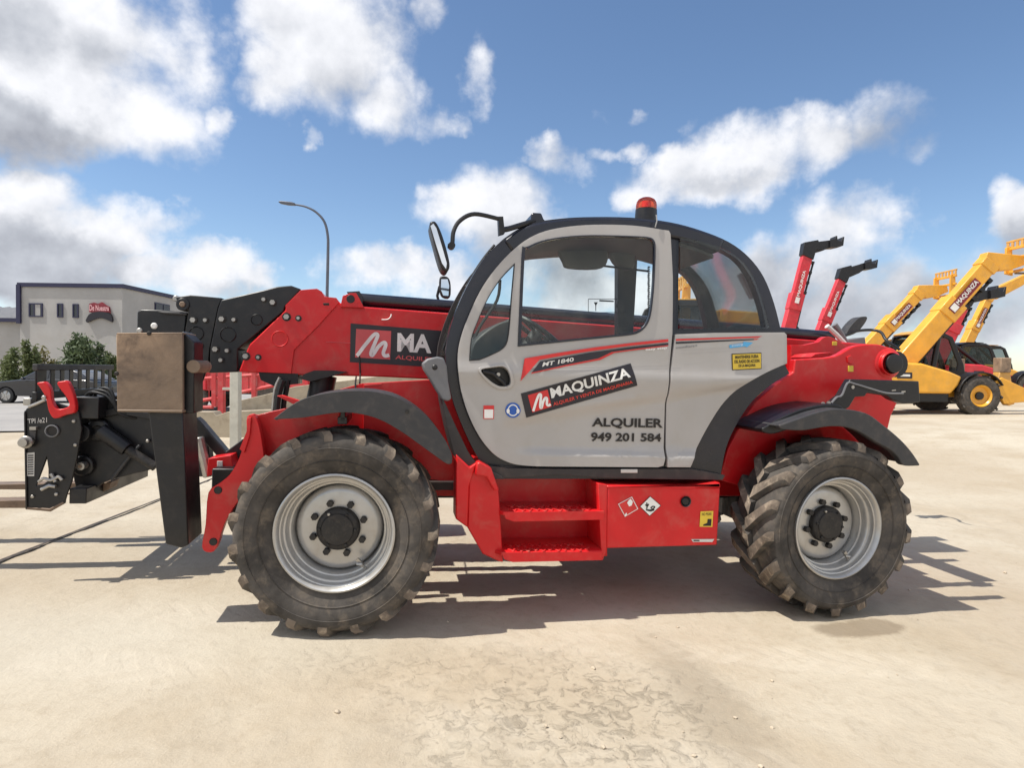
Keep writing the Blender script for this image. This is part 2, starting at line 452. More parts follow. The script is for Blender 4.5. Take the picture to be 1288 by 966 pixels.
q.cyl(fn(V((627, 471))), fn(V((627, 471))) + V((0, .03, 0)), .011, 'steel', 12); q.build('handle_recess', door)

fn = on_skin(YC - .022)
fn2 = on_skin(YC - .022, .006)
q = MB()
dq = [(655, 495), (793, 457), (801, 485), (662, 525.5)]
quad_on(q, dq, 'decalblack', fn, 14, 4)
sq = [bil(dq, .055, .86), bil(dq, .235, .87), bil(dq, .235, .15), bil(dq, .06, .14)]
quad_on(q, sq, 'signred', fn2, 4, 3)
fn3 = on_skin(YC - .022, .008)
stroke_on(q, [bil(sq, u, v) for u, v in SWOOSH], 3.1, 'white', fn3)
text_on(q, 'MAQUINZA', [bil(dq, .255, .9), bil(dq, .965, .88), bil(dq, .962, .36), bil(dq, .25, .40)], 'white', fn3, .03)
text_on(q, 'ALQUILER Y VENTA DE MAQUINARIA', [bil(dq, .255, .30), bil(dq, .965, .29), bil(dq, .965, .13), bil(dq, .25, .13)], 'sub_red', fn3, .02)
q.build('company_sticker', door, 0, 0, weld=False)
q = MB()
text_on(q, 'ALQUILER', [(747, 526), (836, 527), (836, 541), (746, 539)], 'textblack', fn2, .03)
q.build('rental_lettering', door, 0, 0, weld=False); q = MB()
text_on(q, '949 201 584', [(745.5, 544.5), (834, 546), (834, 556.5), (744.5, 556)], 'textblack', fn2, .028)
q.build('phone_lettering', door, 0, 0, weld=False)
fn = on_skin(YC - .022, .009); fn2 = on_skin(YC - .022, .012)
q = MB()
poly_on(q, [(659.6, 450.7), (700, 444), (750, 436.5), (800, 430.5), (840, 426.5), (840, 430), (790, 435.2), (740, 442), (710, 446.8), (678, 452.6), (665, 467), (654, 479.6)], 'signred', fn)
poly_on(q, [(679, 454.6), (740, 443.7), (790, 436.8), (840, 431.3), (840, 434), (800, 438.5), (768.6, 442.7), (752, 450.7), (710, 459), (668, 468.4)], 'decalblack', on_skin(YC - .022, .010))
poly_on(q, [(668, 468.6), (710, 459.2), (752, 450.9), (768.6, 442.9), (800, 438.7), (840, 434.2), (840, 435.3), (802, 440), (772, 444), (755, 452.6), (710, 461), (667, 470.2)], 'signred', fn)
text_on(q, 'MT 1840', [(683, 455.6), (721, 449.3), (721, 454.6), (681, 461.3)], 'lightgrey', fn2, .03)
text_on(q, 'easy step', [(811, 438.5), (838, 436), (838, 439.5), (811, 442)], 'white', fn2, .02)
q.build('model_stripe', door, 0, 0, weld=False)
fn = on_skin(YC - .022); fn2 = on_skin(YC - .022, .006)
q = MB()
poly_on(q, circ(645, 516, 9.6, 28), 'blue_sign', fn)
ring_on(q, (645, 516), 5.4, 6.7, 'white', fn2, 24, 1.12)
for sx in (-6.2, 6.2): poly_on(q, circ(645 + sx, 517, 2, 12, 3.2), 'white', fn3)
q.build('ear_protection_sign', door, 0, 0, weld=False)
q = MB()
quad_on(q, [(608, 510), (621.3, 510), (621, 527), (608, 527)], 'signred', fn, 2, 2)
quad_on(q, [(609, 515), (620.3, 515), (620, 526), (609, 526)], 'white', fn2, 2, 2)
q.build('red_white_label', door, 0, 0, weld=False)
q = MB()
for (a, b) in (((836.5, 300), (836.5, 300.4)),): pass
fnl = on_skin(YC - .022, .010)
q.tube([fnl(V(p)) for p in ((829, 268), (829.5, 276), (827, 284))], .004, 'steel', 6); q.build('aerial_lead', door)

# ---------------- rear quarter
RQ = [(850, 420.5), (900, 418.5), (987, 418), (990, 421)] + [tuple(p) for p in spl([(990, 457), (965, 468), (940, 482), (915, 505), (896, 533), (880, 563), (869, 588)], 4)] + [(840, 588), (841, 510), (843, 470), (847, 440)]
rq = skin('rear_quarter_panel', RQ, [], YC - .02, 'beige', T)
pane('side_window', sc_poly(RWIN, 1.012), YC - .0, 'glass_dark', T, -.012)
fr = on_skin(YC - .02); fr2 = on_skin(YC - .02, .006)
q = MB()
quad_on(q, [(850, 426.3), (959, 422.7), (953.5, 424.7), (850, 428.6)], 'signred', fr, 8, 1)
quad_on(q, [(850, 430), (948, 426.3), (948, 427.6), (850, 432.6)], 'decalblack', fr, 8, 1)
poly_on(q, [(948, 426.2), (955, 425.8), (951.5, 427.4), (948, 427.6)], 'signred', fr)
text_on(q, 'comfort+', [(850, 435.8), (877, 433), (877, 436.2), (850, 438.8)], 'plastic_grey', fr2, .01)
q.build('stripe', rq, 0, 0, weld=False)
q = MB()
poly_on(q, [(917, 434), (935, 431.5), (935, 429.7), (947, 431), (939, 437), (937, 435.6), (917.5, 438)], 'cyan_sign', fr)
text_on(q, 'ecostop', [(920, 433.8), (934, 432), (934, 435), (920, 436.6)], 'white', fr2)
q.build('blue_badge', rq, 0, 0, weld=False)
q = MB()
quad_on(q, [(920, 445), (957.4, 443.5), (957.4, 464), (920.5, 465.7)], 'textblack', fr, 4, 3)
q2 = [(920.8, 446), (956.6, 444.5), (956.6, 463.1), (921.2, 464.7)]
quad_on(q, q2, 'yellow_sign', fr2, 4, 3)
fr3 = on_skin(YC - .02, .008)
for i, tx in enumerate(('MANTENERSE FUERA', 'DEL RADIO DE ACCION', 'DE LA MAQUINA')):
    a = (.09, .06, .2)[i]
    v1 = .92 - i * .3
    text_on(q, tx, [bil(q2, a, v1), bil(q2, 1 - a, v1), bil(q2, 1 - a, v1 - .22), bil(q2, a, v1 - .22)], 'textblack', fr3, .03)
q.build('warning_sign', rq, 0, 0, weld=False)

# ---------------- cab fittings
q = MB()                                      # black sill
q.plate([(598, 584), (640, 589), (700, 590), (870, 590), (912, 598), (909, 604), (800, 602.5), (757, 601), (700, 597), (660, 600), (632, 601)], .19, .5, 'trim')
q.plate([(781, 590.5), (802, 590.5), (802, 595), (781, 595)], .186, .19, 'lightgrey')
q.build('sill', T, .004)
q = MB()                                      # grey corner trim and hinge shield at the foot of the front pillar
q.plate([tuple(p) for p in spl([(556, 500), (566, 520), (580, 550), (598, 581), (632, 600), (628, 603), (600, 600), (577, 583), (566, 552), (558, 515)], 4, True)], .17, .5, 'trim')
q.build('pillar_foot', T, .01)
q = MB()
q.plate([(531, 457), (538, 451), (550, 448.5), (558, 450), (562, 460), (564, 480), (568, 502), (563, 505), (556, 503), (548, 490), (541, 478), (533, 465)], .16, .3, 'plastic_grey')
c = L(547, 462, .155); q.cyl(c, c + V((0, .02, 0)), .018, 'black', 16)
q.build('hinge_shield', T, .012)
# mirrors
def oval_mirror(name, pts, y, back, arm, armr):
    m_ = MB(); m_.plate([tuple(p) for p in spl(pts, 4, True)], y, y + .16, 'black')
    o = m_.build(name, T, .012)
    m2 = MB(); m2.tube(spl([L(*a) for a in arm], 5), armr, 'black', 10); m2.build('mirror_arm', o)
    return o
mo = MB()
a, b = L(541, 279, .1), L(562, 340, .1)
mo.plate([tuple(p) for p in spl([(540.5, 282), (545, 277.5), (550, 281), (557, 297), (565, 326), (565, 338), (560, 341), (554, 333), (546, 305)], 4, True)], .02, .2, 'black')
mir = mo.build('mirror', T, .015, seg=3)
q = MB(); q.plate([(541.5, 284), (545, 281), (549, 287), (556, 310), (562, 331), (561, 338), (556, 331), (548, 306)], .018, .02, 'mirror'); q.build('mirror_glass', mir)
q = MB()
q.tube(spl([L(563, 309, .12), L(568.5, 308, .12), L(570.5, 291, .14), L(579, 277, .16), L(597, 269, .18), L(627, 275, .2)], 6), .0125, 'black', 10)
q.plate([(627, 272), (633, 272), (635, 293), (628, 295)], .19, .24, 'black')
q.tube(spl([L(631, 289, .22), L(640, 287.5, .24), L(655, 283, .27), L(672, 278, .3)], 4), .017, 'black', 10)
c = L(568, 309, .12); q.cyl(c + V((0, -.02, 0)), c + V((0, .03, 0)), .02, 'black', 12)
q.build('mirror_arm', mir, .003)
q = MB()
q.plate([tuple(p) for p in spl([(553, 350), (557, 347), (564, 349), (567, 358), (566, 374), (557, 374), (553, 366)], 3, True)], 1.9, 1.95, 'black')
m2 = q.build('front_mirror', T, .01)
q = MB(); q.plate([(555, 351), (563, 351), (565, 359), (564, 372), (557.5, 371.5), (554.5, 364)], 1.897, 1.9, 'mirror'); q.build('mirror_glass', m2)
q = MB(); q.tube([L(552, 380, 1.95), L(550, 372, 1.95), L(553, 360, 1.95)], .012, 'black'); q.build('mirror_arm', m2)
q = MB()
q.plate([(667, 282), (668.5, 268.5), (671, 267), (681, 267.5), (684, 275), (688, 279)], .3, .5, 'black_gloss'); q.build('roof_lamp', T, .008)
bc = L(812.5, 271, .5)
q = MB(); q.lathe([(.0, .044), (.06, .043), (.070, .038), (.072, 0), (.072, -.06), (0, -.06)], bc, (0, 0, 1), 'black', 28)
be = q.build('beacon', T)
q = MB(); q.lathe([(.068, .0), (.068, .025), (.064, .045), (.053, .062), (.033, .073), (.0, .077)], bc + V((0, 0, .042)), (0, 0, 1), 'beacon_glass', 28); q.build('beacon_dome', be)
q = MB(); q.lathe([(.0, .055), (.03, .05), (.032, 0), (0, 0)], bc + V((0, 0, .042)), (0, 0, 1), 'orange', 16); q.build('beacon_lamp', be)
# wipers
q = MB()
q.tube(spl([L(557, 440, .5), L(566, 415, .5), L(578, 380, .5), L(587, 360, .5)], 4), .008, 'black', 6)
q.tube(spl([L(572, 400, .5), L(588, 358, .5), L(606, 328, .5), L(622, 308, .5)], 4), .009, 'black', 6)
q.tube([L(586, 362, .5), L(594, 356, .5)], .018, 'black', 6); q.build('wiper', T)
q = MB()
q.tube(spl([L(592, 440, .66), L(603, 412, .66), L(625, 378, .66), L(629, 352, .66)], 4), .011, 'black', 6); q.build('wiper', T)
# interior
q = MB(); q.plate([tuple(p) for p in spl([(588, 470), (592, 440), (602, 424), (622, 409), (637, 403), (645, 406), (648, 470)], 3)], .4, .92, 'plastic'); q.build('dashboard', T, .02)
c = L(676, 419, .6)
q = MB(); axd = V((.55, 0, .83)).normalized(); e1 = V((0, 1, 0)); e2 = axd.cross(e1)
ringp = [c + (e1 * math.cos(2 * PI * i / 28) + e2 * math.sin(2 * PI * i / 28)) * .19 for i in range(29)]
q.tube(ringp, .016, 'black', 8)
for g in (0, 2.1, 4.2): q.tube([c, c + (e1 * math.cos(g) + e2 * math.sin(g)) * .19], .013, 'black', 6)
q.cyl(c + axd * .01, c - axd * .5, .045, 'plastic', 14); q.build('steering_wheel', T)
q = MB(); q.box((1.55, .62, 1.0), (.5, .5, .12), 'seat_fabric'); q.box((1.83, .62, 1.22), (.12, .46, .5), 'seat_fabric', Matrix.Rotation(math.radians(12), 3, 'Y')); q.build('seat', T, .04)
q = MB()
for pts, y in (([(706, 310), (760, 312), (764, 330), (752, 338), (716, 337), (709, 330)], .75), ([(768, 314), (797, 316), (797, 338), (783, 337), (772, 330)], .8)):
    q.plate([tuple(p) for p in spl(pts, 3, True)], y, y + .05, 'liner'); q.build('sun_visor', T, .012); q = MB()
q.plate([(929, 345), (949, 338), (960, 370), (957, 375), (945, 376), (938, 362)], .6, .64, 'black'); q.build('sun_visor', T, .012); q = MB()
q.tube([L(748, 333, .8), L(815, 341, .8)], .008, 'black', 6)
q.build('visor_rod', T, .0)
q = MB()                                      # line drawn label on the far window
def box_line(x0, y0, x1, y1, w, m, Y):
    for a_, b_ in (((x0, y0), (x1, y0)), ((x1, y0), (x1, y1)), ((x1, y1), (x0, y1)), ((x0, y1), (x0, y0))):
        q.tube([L(a_[0], a_[1], Y), L(b_[0], b_[1], Y)], w, m, 4)
box_line(740, 376, 787, 393, .0022, 'textblack', .985)
q.plate([(754, 377), (772, 378), (772, 379.8), (754, 379)], .983, .986, 'textblack')
for x in (775, 782): q.plate([(x, 382), (x + 2.5, 382), (x + 2.5, 387), (x, 387)], .983, .986, 'textblack')
q.plate([(747, 380), (752, 380), (750, 384), (749.8, 391), (749, 391), (749, 384)], .983, .986, 'textblack')
q.build('load_chart', T)
q = MB(); hx = [L(816 + 1.2 * math.sin(i * 1.9), 335 + i * .8, .6) + V((0, .012 * math.cos(i * 1.9), 0)) for i in range(95)]
q.tube(hx, .004, 'black', 5); q.build('coiled_cable', T)

# ---------------- steps and tank
q = MB()
q.plate([(574, 572), (591, 588), (600, 582), (590, 612), (588, 664), (573, 653)], .14, .3, 'red')
q.plate([(590, 592), (593, 586), (603, 582), (617, 589), (621, 600), (627, 616), (629, 640), (632, 695), (633, 708), (626, 706), (607, 697), (588, 664)], .16, .5, 'red')
q.plate([(600, 583), (604, 581), (618, 589), (628, 617), (622, 618), (612, 600), (598, 598)], .10, .3, 'red')
st = q.build('step_frame', T, .008)
q = MB(); q.plate([(615, 598), (700, 597), (764, 600), (764, 700), (625, 700)], .42, .46, 'red'); 
q.plate([(752, 608), (764, 610), (763, 692), (758, 706), (756, 690)], .15, .42, 'red')
q.build('step_back', st, .004)
def tread(y0, py, name, px0, px1):
    q = MB()
    a = L(px0, py, y0); b = L(px1, py, y0); z = a.z
    q.prism([V((a.x, y0, z)), V((b.x, y0, z)), V((b.x, .42, z)), V((a.x - .05, .42, z)), V((a.x - .05, y0 + .08, z))], (0, 0, -.02), 'red')
    q.plate([(px0, py), (px1, py - 1), (px1 - 1, py + 10), (px0 + 14, py + 12.5), (px0 + 3, py + 9)], y0 - .004, y0 + .012, 'red')
    n = 22; vs = []
    for row in (0, 1):                         # serrated grip strips
        yy = y0 + .03 + row * .1
        for i in range(n):
            xx = a.x + .06 + (b.x - a.x - .12) * i / n
            q.box((xx, yy + .012 * math.sin(i * 1.3), z + .003), (.013, .055, .008), 'red_worn', Matrix.Rotation(.5 * (-1) ** i, 3, 'Z'))
    q.build(name, st, .002)
tread(.13, 644, 'tread', 633, 760); tread(.11, 695, 'tread', 631, 758)
q = MB()
q.plate([(668, 633), (678, 633), (678, 638), (668, 638)], .412, .42, 'steel'); q.build('step_bolt', st); q = MB(); q.plate([(728, 633), (736, 633), (736, 638), (728, 638)], .412, .42, 'steel'); q.build('step_bolt', st); q = MB()
c = L(744, 607, .415); q.cyl(c, c + V((0, .02, 0)), .014, 'black', 12); q.build('step_bolt', st)
q = MB()
a, b, c_, d = L(764, 612, .15), L(906, 614, .15), L(902, 686, .15), L(763, 690, .15)
q.prism([a, b, c_, d], (0, .6, 0), 'red')
q.plate([(763.6, 611), (871, 613), (906, 607), (907, 614), (764, 614.5)], .14, .6, 'red')
tk = q.build('tank', T, .008)
yt = .146; ft = lambda p: L(p.x, p.y, yt); ft2 = lambda p: L(p.x, p.y, yt - .002); ft3 = lambda p: L(p.x, p.y, yt - .004)
Z7 = lambda x, y: (760 + x * .12422, 600 + y * .12422)
q = MB()
dm = [Z7(*p) for p in ((140, 275), (280, 200), (345, 325), (210, 405))]
poly_on(q, dm, 'white', ft); poly_on(q, sc_poly(dm, .90), 'signred', ft2)
poly_on(q, [Z7(*p) for p in ((232, 262), (250, 235), (268, 222), (290, 252), (278, 290), (252, 300))], 'white', ft3)
poly_on(q, [Z7(*p) for p in ((205, 400), (212, 378), (226, 362), (230, 382), (218, 398))], 'white', ft3)
q.build('flammable_label', tk, 0, 0, weld=False)
q = MB()
dm = [Z7(*p) for p in ((465, 195), (575, 290), (460, 398), (360, 300))]
poly_on(q, dm, 'textblack', ft); poly_on(q, sc_poly(dm, .94), 'white', ft2)
for st_ in (((430, 325), (436, 290), (430, 262)), ((436, 300), (452, 275)), ((434, 300), (418, 280)), ((425, 335), (470, 345), (505, 332)), ((470, 318), (490, 300), (512, 305), (495, 325), (478, 322))):
    stroke_on(q, [Z7(*p) for p in st_], 1.5, 'textblack', ft3)
poly_on(q, [Z7(*p) for p in ((415, 328), (450, 330), (512, 330), (500, 345), (440, 343))], 'textblack', ft3)
q.build('hazard_label', tk, 0, 0, weld=False)
q = MB()
qq = [Z7(*p) for p in ((975, 350), (1105, 345), (1095, 508), (965, 505))]
quad_on(q, qq, 'yellow_sign', ft, 2, 2)
poly_on(q, [bil(qq, u, v) for u, v in ((.28, .06), (.9, .06), (.9, .5), (.6, .5), (.58, .25), (.28, .14))], 'textblack', ft2)
text_on(q, 'NO PISAR', [bil(qq, .12, .9), bil(qq, .88, .9), bil(qq, .88, .72), bil(qq, .12, .72)], 'textblack', ft2)
q.build('yellow_label', tk, 0, 0, weld=False)
q = MB(); quad_on(q, [Z7(*p) for p in ((880, 632), (1115, 630), (1095, 660), (900, 660))], 'lightgrey', ft, 2, 1)
quad_on(q, [Z7(*p) for p in ((905, 640), (965, 640), (965, 652), (905, 652))], 'textblack', ft2, 1, 1); q.build('silver_label', tk, 0, 0, weld=False)
q = MB(); c = L(862.5, 631, .144); q.lathe([(.034, -.004), (.030, .0), (.026, .004), (.02, -.002), (0, -.002)], c, (0, 1, 0), 'black', 24); q.build('lock', tk)

# ---------------- wheels
def tyre_mb(worn=True):
    q = MB(); dr = 0 if worn else -.016; prof = [(.315, .055), (.335, .042), (.37, .028), (.41, .010), (.45, .0), (.485, .0), (.512, .010), (.528, .03), (.534, .07), (.535, .12), (.536, .2)]
    prof = [(r_ + (dr if r_ > .5 else 0), y_) for r_, y_ in prof]
    prof = prof + [(r, .40 - y) for r, y in prof[-2::-1]]
    q.lathe(prof, (0, 0, 0), (0, 1, 0), 'rubber', 88)
    for rr, yy in ((.395, .014), (.465, -.001)):     # sidewall ribs
        q.lathe([(rr - .004, yy + .006), (rr, yy - .003), (rr + .004, yy + .004)], (0, 0, 0), (0, 1, 0), 'rubber', 88)
    nl = 19 if worn else 17; rnd = random.Random(3)
    for sd in (0, 1):
        for i in range(nl):
            ph = 2 * PI * (i + .5 * sd) / nl
            st_ = []
            hw = (.027 if worn else .034) + rnd.uniform(-.003, .003)
            for s_, rb, rtp in ((-.02, .492, .500), (.0, .505, .532 if worn else .540), (.10, .51, .555), (.45, .525, .557), (1.05, .525, .557)):
                yy = .004 + .2 * s_ if s_ > 0 else .008 + .2 * s_
                if s_ <= 0: yy = .010 - (.005 if s_ < 0 else 0)
                g = ph + .30 * max(0, s_)
                yv = yy if sd == 0 else .40 - yy
                row = []
                for r_, w_ in ((rb, 1.25), (rtp, .9)):
                    for sg in (-1, 1):
                        gg = g + sg * hw * w_ * (1 + .3 * s_) / r_
                        row.append(V((r_ * math.cos(gg), yv, r_ * math.sin(gg))))
                st_.append(row)                # 0 base-, 1 base+, 2 top-, 3 top+
            vs = [p for row in st_ for p in row]; side, top = [], []
            for k in range(len(st_) - 1):
                a, b = 4 * k, 4 * k + 4
                top.append([a + 2, b + 2, b + 3, a + 3]); side += [[a, b, b + 2, a + 2], [a + 3, b + 3, b + 1, a + 1]]
            side += [[0, 2, 3, 1], [4 * len(st_) - 4, 4 * len(st_) - 3, 4 * len(st_) - 1, 4 * len(st_) - 2]]
            q.add(vs, side, 'rubber'); o = len(q.v) - len(vs); k = q.mat('tread')
            for f in top: q.f.append([i_ + o for i_ in f]); q.mi.append(k)
    return q
def rim_mb():
    q = MB()
    q.lathe([(.318, .06), (.3225, .045), (.3225, .032), (.314, .028), (.306, .034), (.300, .052), (.296, .060), (.290, .062), (.286, .085), (.283, .090), (.274, .092), (.268, .100), (.265, .128), (.262, .134), (.254, .136), (.250, .145), (.247, .205), (.24, .215), (.236, .185), (.222, .17), (.20, .165), (.12, .165), (.0, .165)], (0, 0, 0), (0, 1, 0), 'rim', 72)
    q.lathe([(.318, .34), (.322, .36), (.31, .37), (.28, .3), (.26, .2)], (0, 0, 0), (0, 1, 0), 'rim', 48)
    c = V((.22 * math.cos(-.95), .1, .22 * math.sin(-.95))) * 1.0
    c = V((.262 * math.cos(-.9), .10, .262 * math.sin(-.9)))
    q.tube([c, c + V((-.02, -.03, .03)), c + V((-.045, -.025, .03))], .008, 'steel', 8)
    q.box(c + V((-.03, -.01, .035)), (.05, .02, .018), 'steel', Matrix.Rotation(.8, 3, 'Y'))
    return q
def hub_mb():
    q = MB()
    q.lathe([(.118, .168), (.118, .135), (.108, .122), (.09, .118), (.085, .108), (.0, .104)], (0, 0, 0), (0, 1, 0), 'hub', 36)
    for i in range(8):
        g = 2 * PI * i / 8 + .35
        c = V((.145 * math.cos(g), .166, .145 * math.sin(g)))
        q.cyl(c, c + V((0, -.03, 0)), .020, 'hub', 6)
    for i in range(6):
        g = 2 * PI * i / 6; c = V((.097 * math.cos(g), .12, .097 * math.sin(g)))
        q.cyl(c, c + V((0, -.012, 0)), .009, 'steel' if i == 2 else 'hub', 8)
    return q
tme, rme, hme = tyre_mb(), rim_mb(), hub_mb()
WB = 3.07
def wheel(first=None, loc=(0, 0, 0), rz=0, spin=0, tm=None, steer=0):
    if first is None:
        w = (tm or tme).build('wheel', T, 0, 50); rme.build('rim', w, 0, 40); hme.build('hub', w, .003, 40)
    else:
        w = first.copy(); COL.objects.link(w); w.parent = T
        for ch in first.children:
            c = ch.copy(); COL.objects.link(c); c.parent = w
    w.location = loc; w.rotation_euler = (0, spin, rz)
    if steer: w.rotation_euler = (Matrix.Rotation(steer, 3, 'Z') @ Matrix.Rotation(spin, 3, 'Y')).to_euler()
    return w
w0 = wheel(None, (0, .0, R), steer=-.10)
w1 = wheel(None, (WB, .0, R), 0, .13, tyre_mb(False), .07)
wheel(w0, (0, 2.42, R), PI, .3); wheel(w1, (WB, 2.42, R), PI, .5)

# ---------------- fenders
def fender(name, outer, inner, y0, y1, m):
    q = MB(); o_, i_ = spl(outer, 5), spl(inner, 5)
    q.plate([tuple(p) for p in o_ + i_[::-1]], y0, y0 + .05, m)
    top = [L(p.x, p.y, y0) for p in o_]
    bot = []
    for i, p in enumerate(top):
        t = (top[min(i + 1, len(top) - 1)] - top[max(0, i - 1)]).normalized(); bot.append(p + V((t.z, 0, -t.x)) * .014)
    q.prism([p + V((0, .03, 0)) for p in top + bot[::-1]], (0, y1 - y0 - .03, 0), m)
    return q.build(name, T, .014, 50, 3)
ff = fender('fender', [(344, 527), (373.6, 505.5), (401.5, 496), (439, 491.5), (473, 493), (504, 502), (535, 523), (557, 549), (567.7, 570), (568.6, 582)],
       [(345, 527.5), (380, 525.5), (426, 519), (454, 521), (479, 528.5), (504, 542.5), (526, 558), (547.5, 573.6), (562, 583.5), (568, 583)], .0, .43, 'plastic')
q = MB(); q.box((.02, .3, 1.16), (.05, .4, .04), 'black'); q.build('fender_stay', ff, .003); q = MB(); q.plate([(428, 517), (434, 517), (434, 530), (428, 530)], .1, .16, 'black'); q.build('fender_stay', ff, .003); q = MB()
c = L(512, 518, -.003); q.cyl(c, c + V((0, .01, 0)), .012, 'hub', 10)
q.build('fender_bolt', ff)
rf = fender('fender', [(980, 535), (1003, 527), (1030, 518), (1055, 514), (1088.7, 519.6), (1111, 534.5), (1133, 553), (1148, 570), (1157.6, 585)],
       [(982, 540), (1010, 541.5), (1045, 536.5), (1074, 540), (1103.6, 557), (1120, 566), (1130, 575.5), (1137, 585.5), (1156, 586)], .0, .43, 'plastic')
q = MB(); q.plate([tuple(p) for p in spl([(958, 541), (966, 535), (980, 527), (1010, 514), (1044, 508), (1060, 512), (1058, 522), (1020, 528), (990, 541), (970, 546)], 4, True)], .1, .46, 'black')
q.build('inner_fender', rf, .012)

# ---------------- chassis
q = MB()
for y in (.72, 1.62): q.prism([V((-.55, y, .62)), V((-.55, y, .95)), V((.5, y, 1.02)), V((3.6, y, 1.0)), V((3.75, y, .8)), V((3.6, y, .62))], (0, .1, 0), 'red')
q.box((1.9, 1.2, .66), (1.2, .8, .3), 'black')
for x in (0, WB):
    q.cyl((x, .25, R), (x, 2.17, R), .11, 'hub', 16); q.box((x, 1.2, R), (.34, .5, .34), 'hub')
q.cyl((.2, 1.1, .58), (2.9, 1.1, .58), .05, 'hub', 12)
ch = q.build('chassis', T, .01)
q = MB()
q.plate([(457, 482.5), (538, 478), (562, 478), (600, 560), (600, 620), (574, 614), (550, 604), (470, 600), (457, 560)], .6, .7, 'red')   # side box behind the front wheel
q.plate([(423, 491), (457, 482), (457, 560), (410, 540)], .64, .7, 'red')
q.tube([L(448, 474, .9), L(447, 482, .62), L(448, 500, .6)], .006, 'black', 6)
q.plate([(458, 484), (480, 482.5), (480, 484.5), (458, 486)], .595, .6, 'red_worn')
q.build('side_box', ch, .01)
q = MB()                                      # front frame cheek in front of the wheel
CHK = [(310.5, 525), (345, 517), (380, 512), (420, 500), (440, 500), (440, 640), (280, 655)] 
q.plate([tuple(p) for p in [(311, 525.5), (340, 518), (372, 511), (423, 498), (440, 600), (300, 640), (292, 610), (299, 590), (306, 570), (310, 545)]], .52, .57, 'red')
q.plate([tuple(p) for p in spl([(311, 524), (310, 545), (305, 564), (299, 580), (289, 597), (276, 608), (262, 620), (258.5, 660), (254, 688), (262, 695), (272, 690), (282, 660), (300, 630), (330, 600), (330, 560), (322, 525)], 3, True)], .36, .42, 'red')
q.plate([(301, 565), (310, 543), (311, 525), (316, 525), (314, 548), (307, 570)], .34, .56, 'red')
c1 = L(274, 617, .355); c2 = L(268, 682, .355)
for c in (c1, c2): q.cyl(c, c + V((0, .05, 0)), .022, 'black', 14)
q.plate([(262, 577), (290, 573), (294, 592), (270, 596), (260, 600)], .7, .9, 'red')
q.plate([(273, 580), (280, 580), (280, 587), (273, 587)], .695, .7, 'lightgrey')
q.plate([(348, 498), (354, 497), (376, 504), (372, 510)], .5, .55, 'red')
q.build('front_frame', ch, .006)
q = MB()                                      # dark struts and hydraulics between the frame cheeks
q.plate([(246, 525), (252, 530), (284, 568), (305, 552), (308, 572), (294, 592), (284, 586), (246, 545)], .85, .95, 'black')
q.plate([(246, 545), (262, 560), (266, 600), (246, 600)], 1.0, 1.1, 'black')
q.cyl(L(250, 550, .8), L(262, 600, .8), .03, 'steel', 10)
q.box((-.62, 1.2, .66), (.3, 1.2, .3), 'black')
q.build('front_crossmember', ch, .008)
q = MB()                                      # lift cylinder and hoses below the boom
q.plate([(384, 470), (395, 466), (420, 466), (436, 468), (390, 480), (375, 476)], 1.15, 1.5, 'black')
q.cyl(L(408, 472, 1.3), L(400, 510, 1.3), .09, 'black', 16)
q.tube(spl([L(356, 478, 1.2), L(352, 490, 1.2), L(349, 505, 1.2), L(348, 520, 1.2)], 3), .022, 'hose', 8)
q.tube(spl([L(362, 478, 1.25), L(360, 490, 1.25), L(357, 505, 1.25), L(356, 518, 1.25)], 3), .02, 'hose', 8)
q.tube(spl([L(352, 475, 1.22), L(346, 490, 1.22), L(343, 520, 1.22)], 3), .012, 'steel', 8)
q.plate([(325, 468), (375, 470), (375, 483), (345, 486), (328, 478)], 1.25, 1.45, 'black')
q.build('lift_cylinder', T)
# rear body
RB = [(905, 604), (915, 566), (930, 536), (950, 506), (975, 484), (998, 468), (1000, 452)] + [tuple(p) for p in spl([(1020, 451), (1050, 448), (1070, 437), (1084, 433.5), (1103, 433), (1115, 436)], 3)] + [tuple(p) for p in spl([(1119, 437), (1127, 446), (1126, 466), (1122, 474)], 3)] + [(1129, 506), (1121, 523), (1112, 560), (1060, 600), (960, 620)]
q = MB(); q.plate(RB, .44, .5, 'red'); rb = q.build('rear_body', T, .008)
q = MB(); q.plate([(995, 434), (1012, 434), (1030, 430)] + [tuple(p) for p in spl([(1030, 430), (1037, 424), (1046, 424), (1060, 432), (1075, 445)], 3)] + [(1110, 470), (1110, 560), (995, 560)], 1.0, 1.06, 'red')
q.plate([(1020, 449), (1026, 445), (1045, 443), (1052, 446), (1045, 449)], .7, .95, 'red_worn')
q.plate([(1047, 429.5), (1053, 429.5), (1053, 434.5), (1047, 434.5)], .995, 1.0, 'yellow_sign')
q.build('boom_pivot_plate', rb, .006)
q = MB(); c = L(1117, 457, .44) + V((0, .016, 0))
q.lathe([(.115, .01), (.112, -.012), (.10, -.022), (.085, -.025), (.083, -.045), (.075, -.052)], c, (0, 1, 0), 'red', 32)
q.lathe([(.07, -.045), (.066, -.058), (.04, -.062), (0, -.062)], c + V((.02, 0, 0)), (0, 1, 0), 'black', 24)
c = L(1128, 458, .5); q.cyl(c, c + V((0, .9, 0)), .095, 'black', 20)
q.build('pivot_boss', rb, .003)
q = MB(); c = L(1070, 452, .437)
q.plate([(1066, 449), (1071, 447), (1074.5, 455), (1072, 458), (1067, 456)], .43, .445, 'red_worn'); q.plate([(1067, 460), (1073.6, 460), (1073.6, 467.5), (1067, 467.5)], .436, .441, 'yellow_sign')
q.build('lifting_eye', rb, .002)
q = MB(); q.box((3.48, 1.27, .95), (.5, 1.5, .5), 'red'); q.build('counterweight', rb, .03)
q = MB()
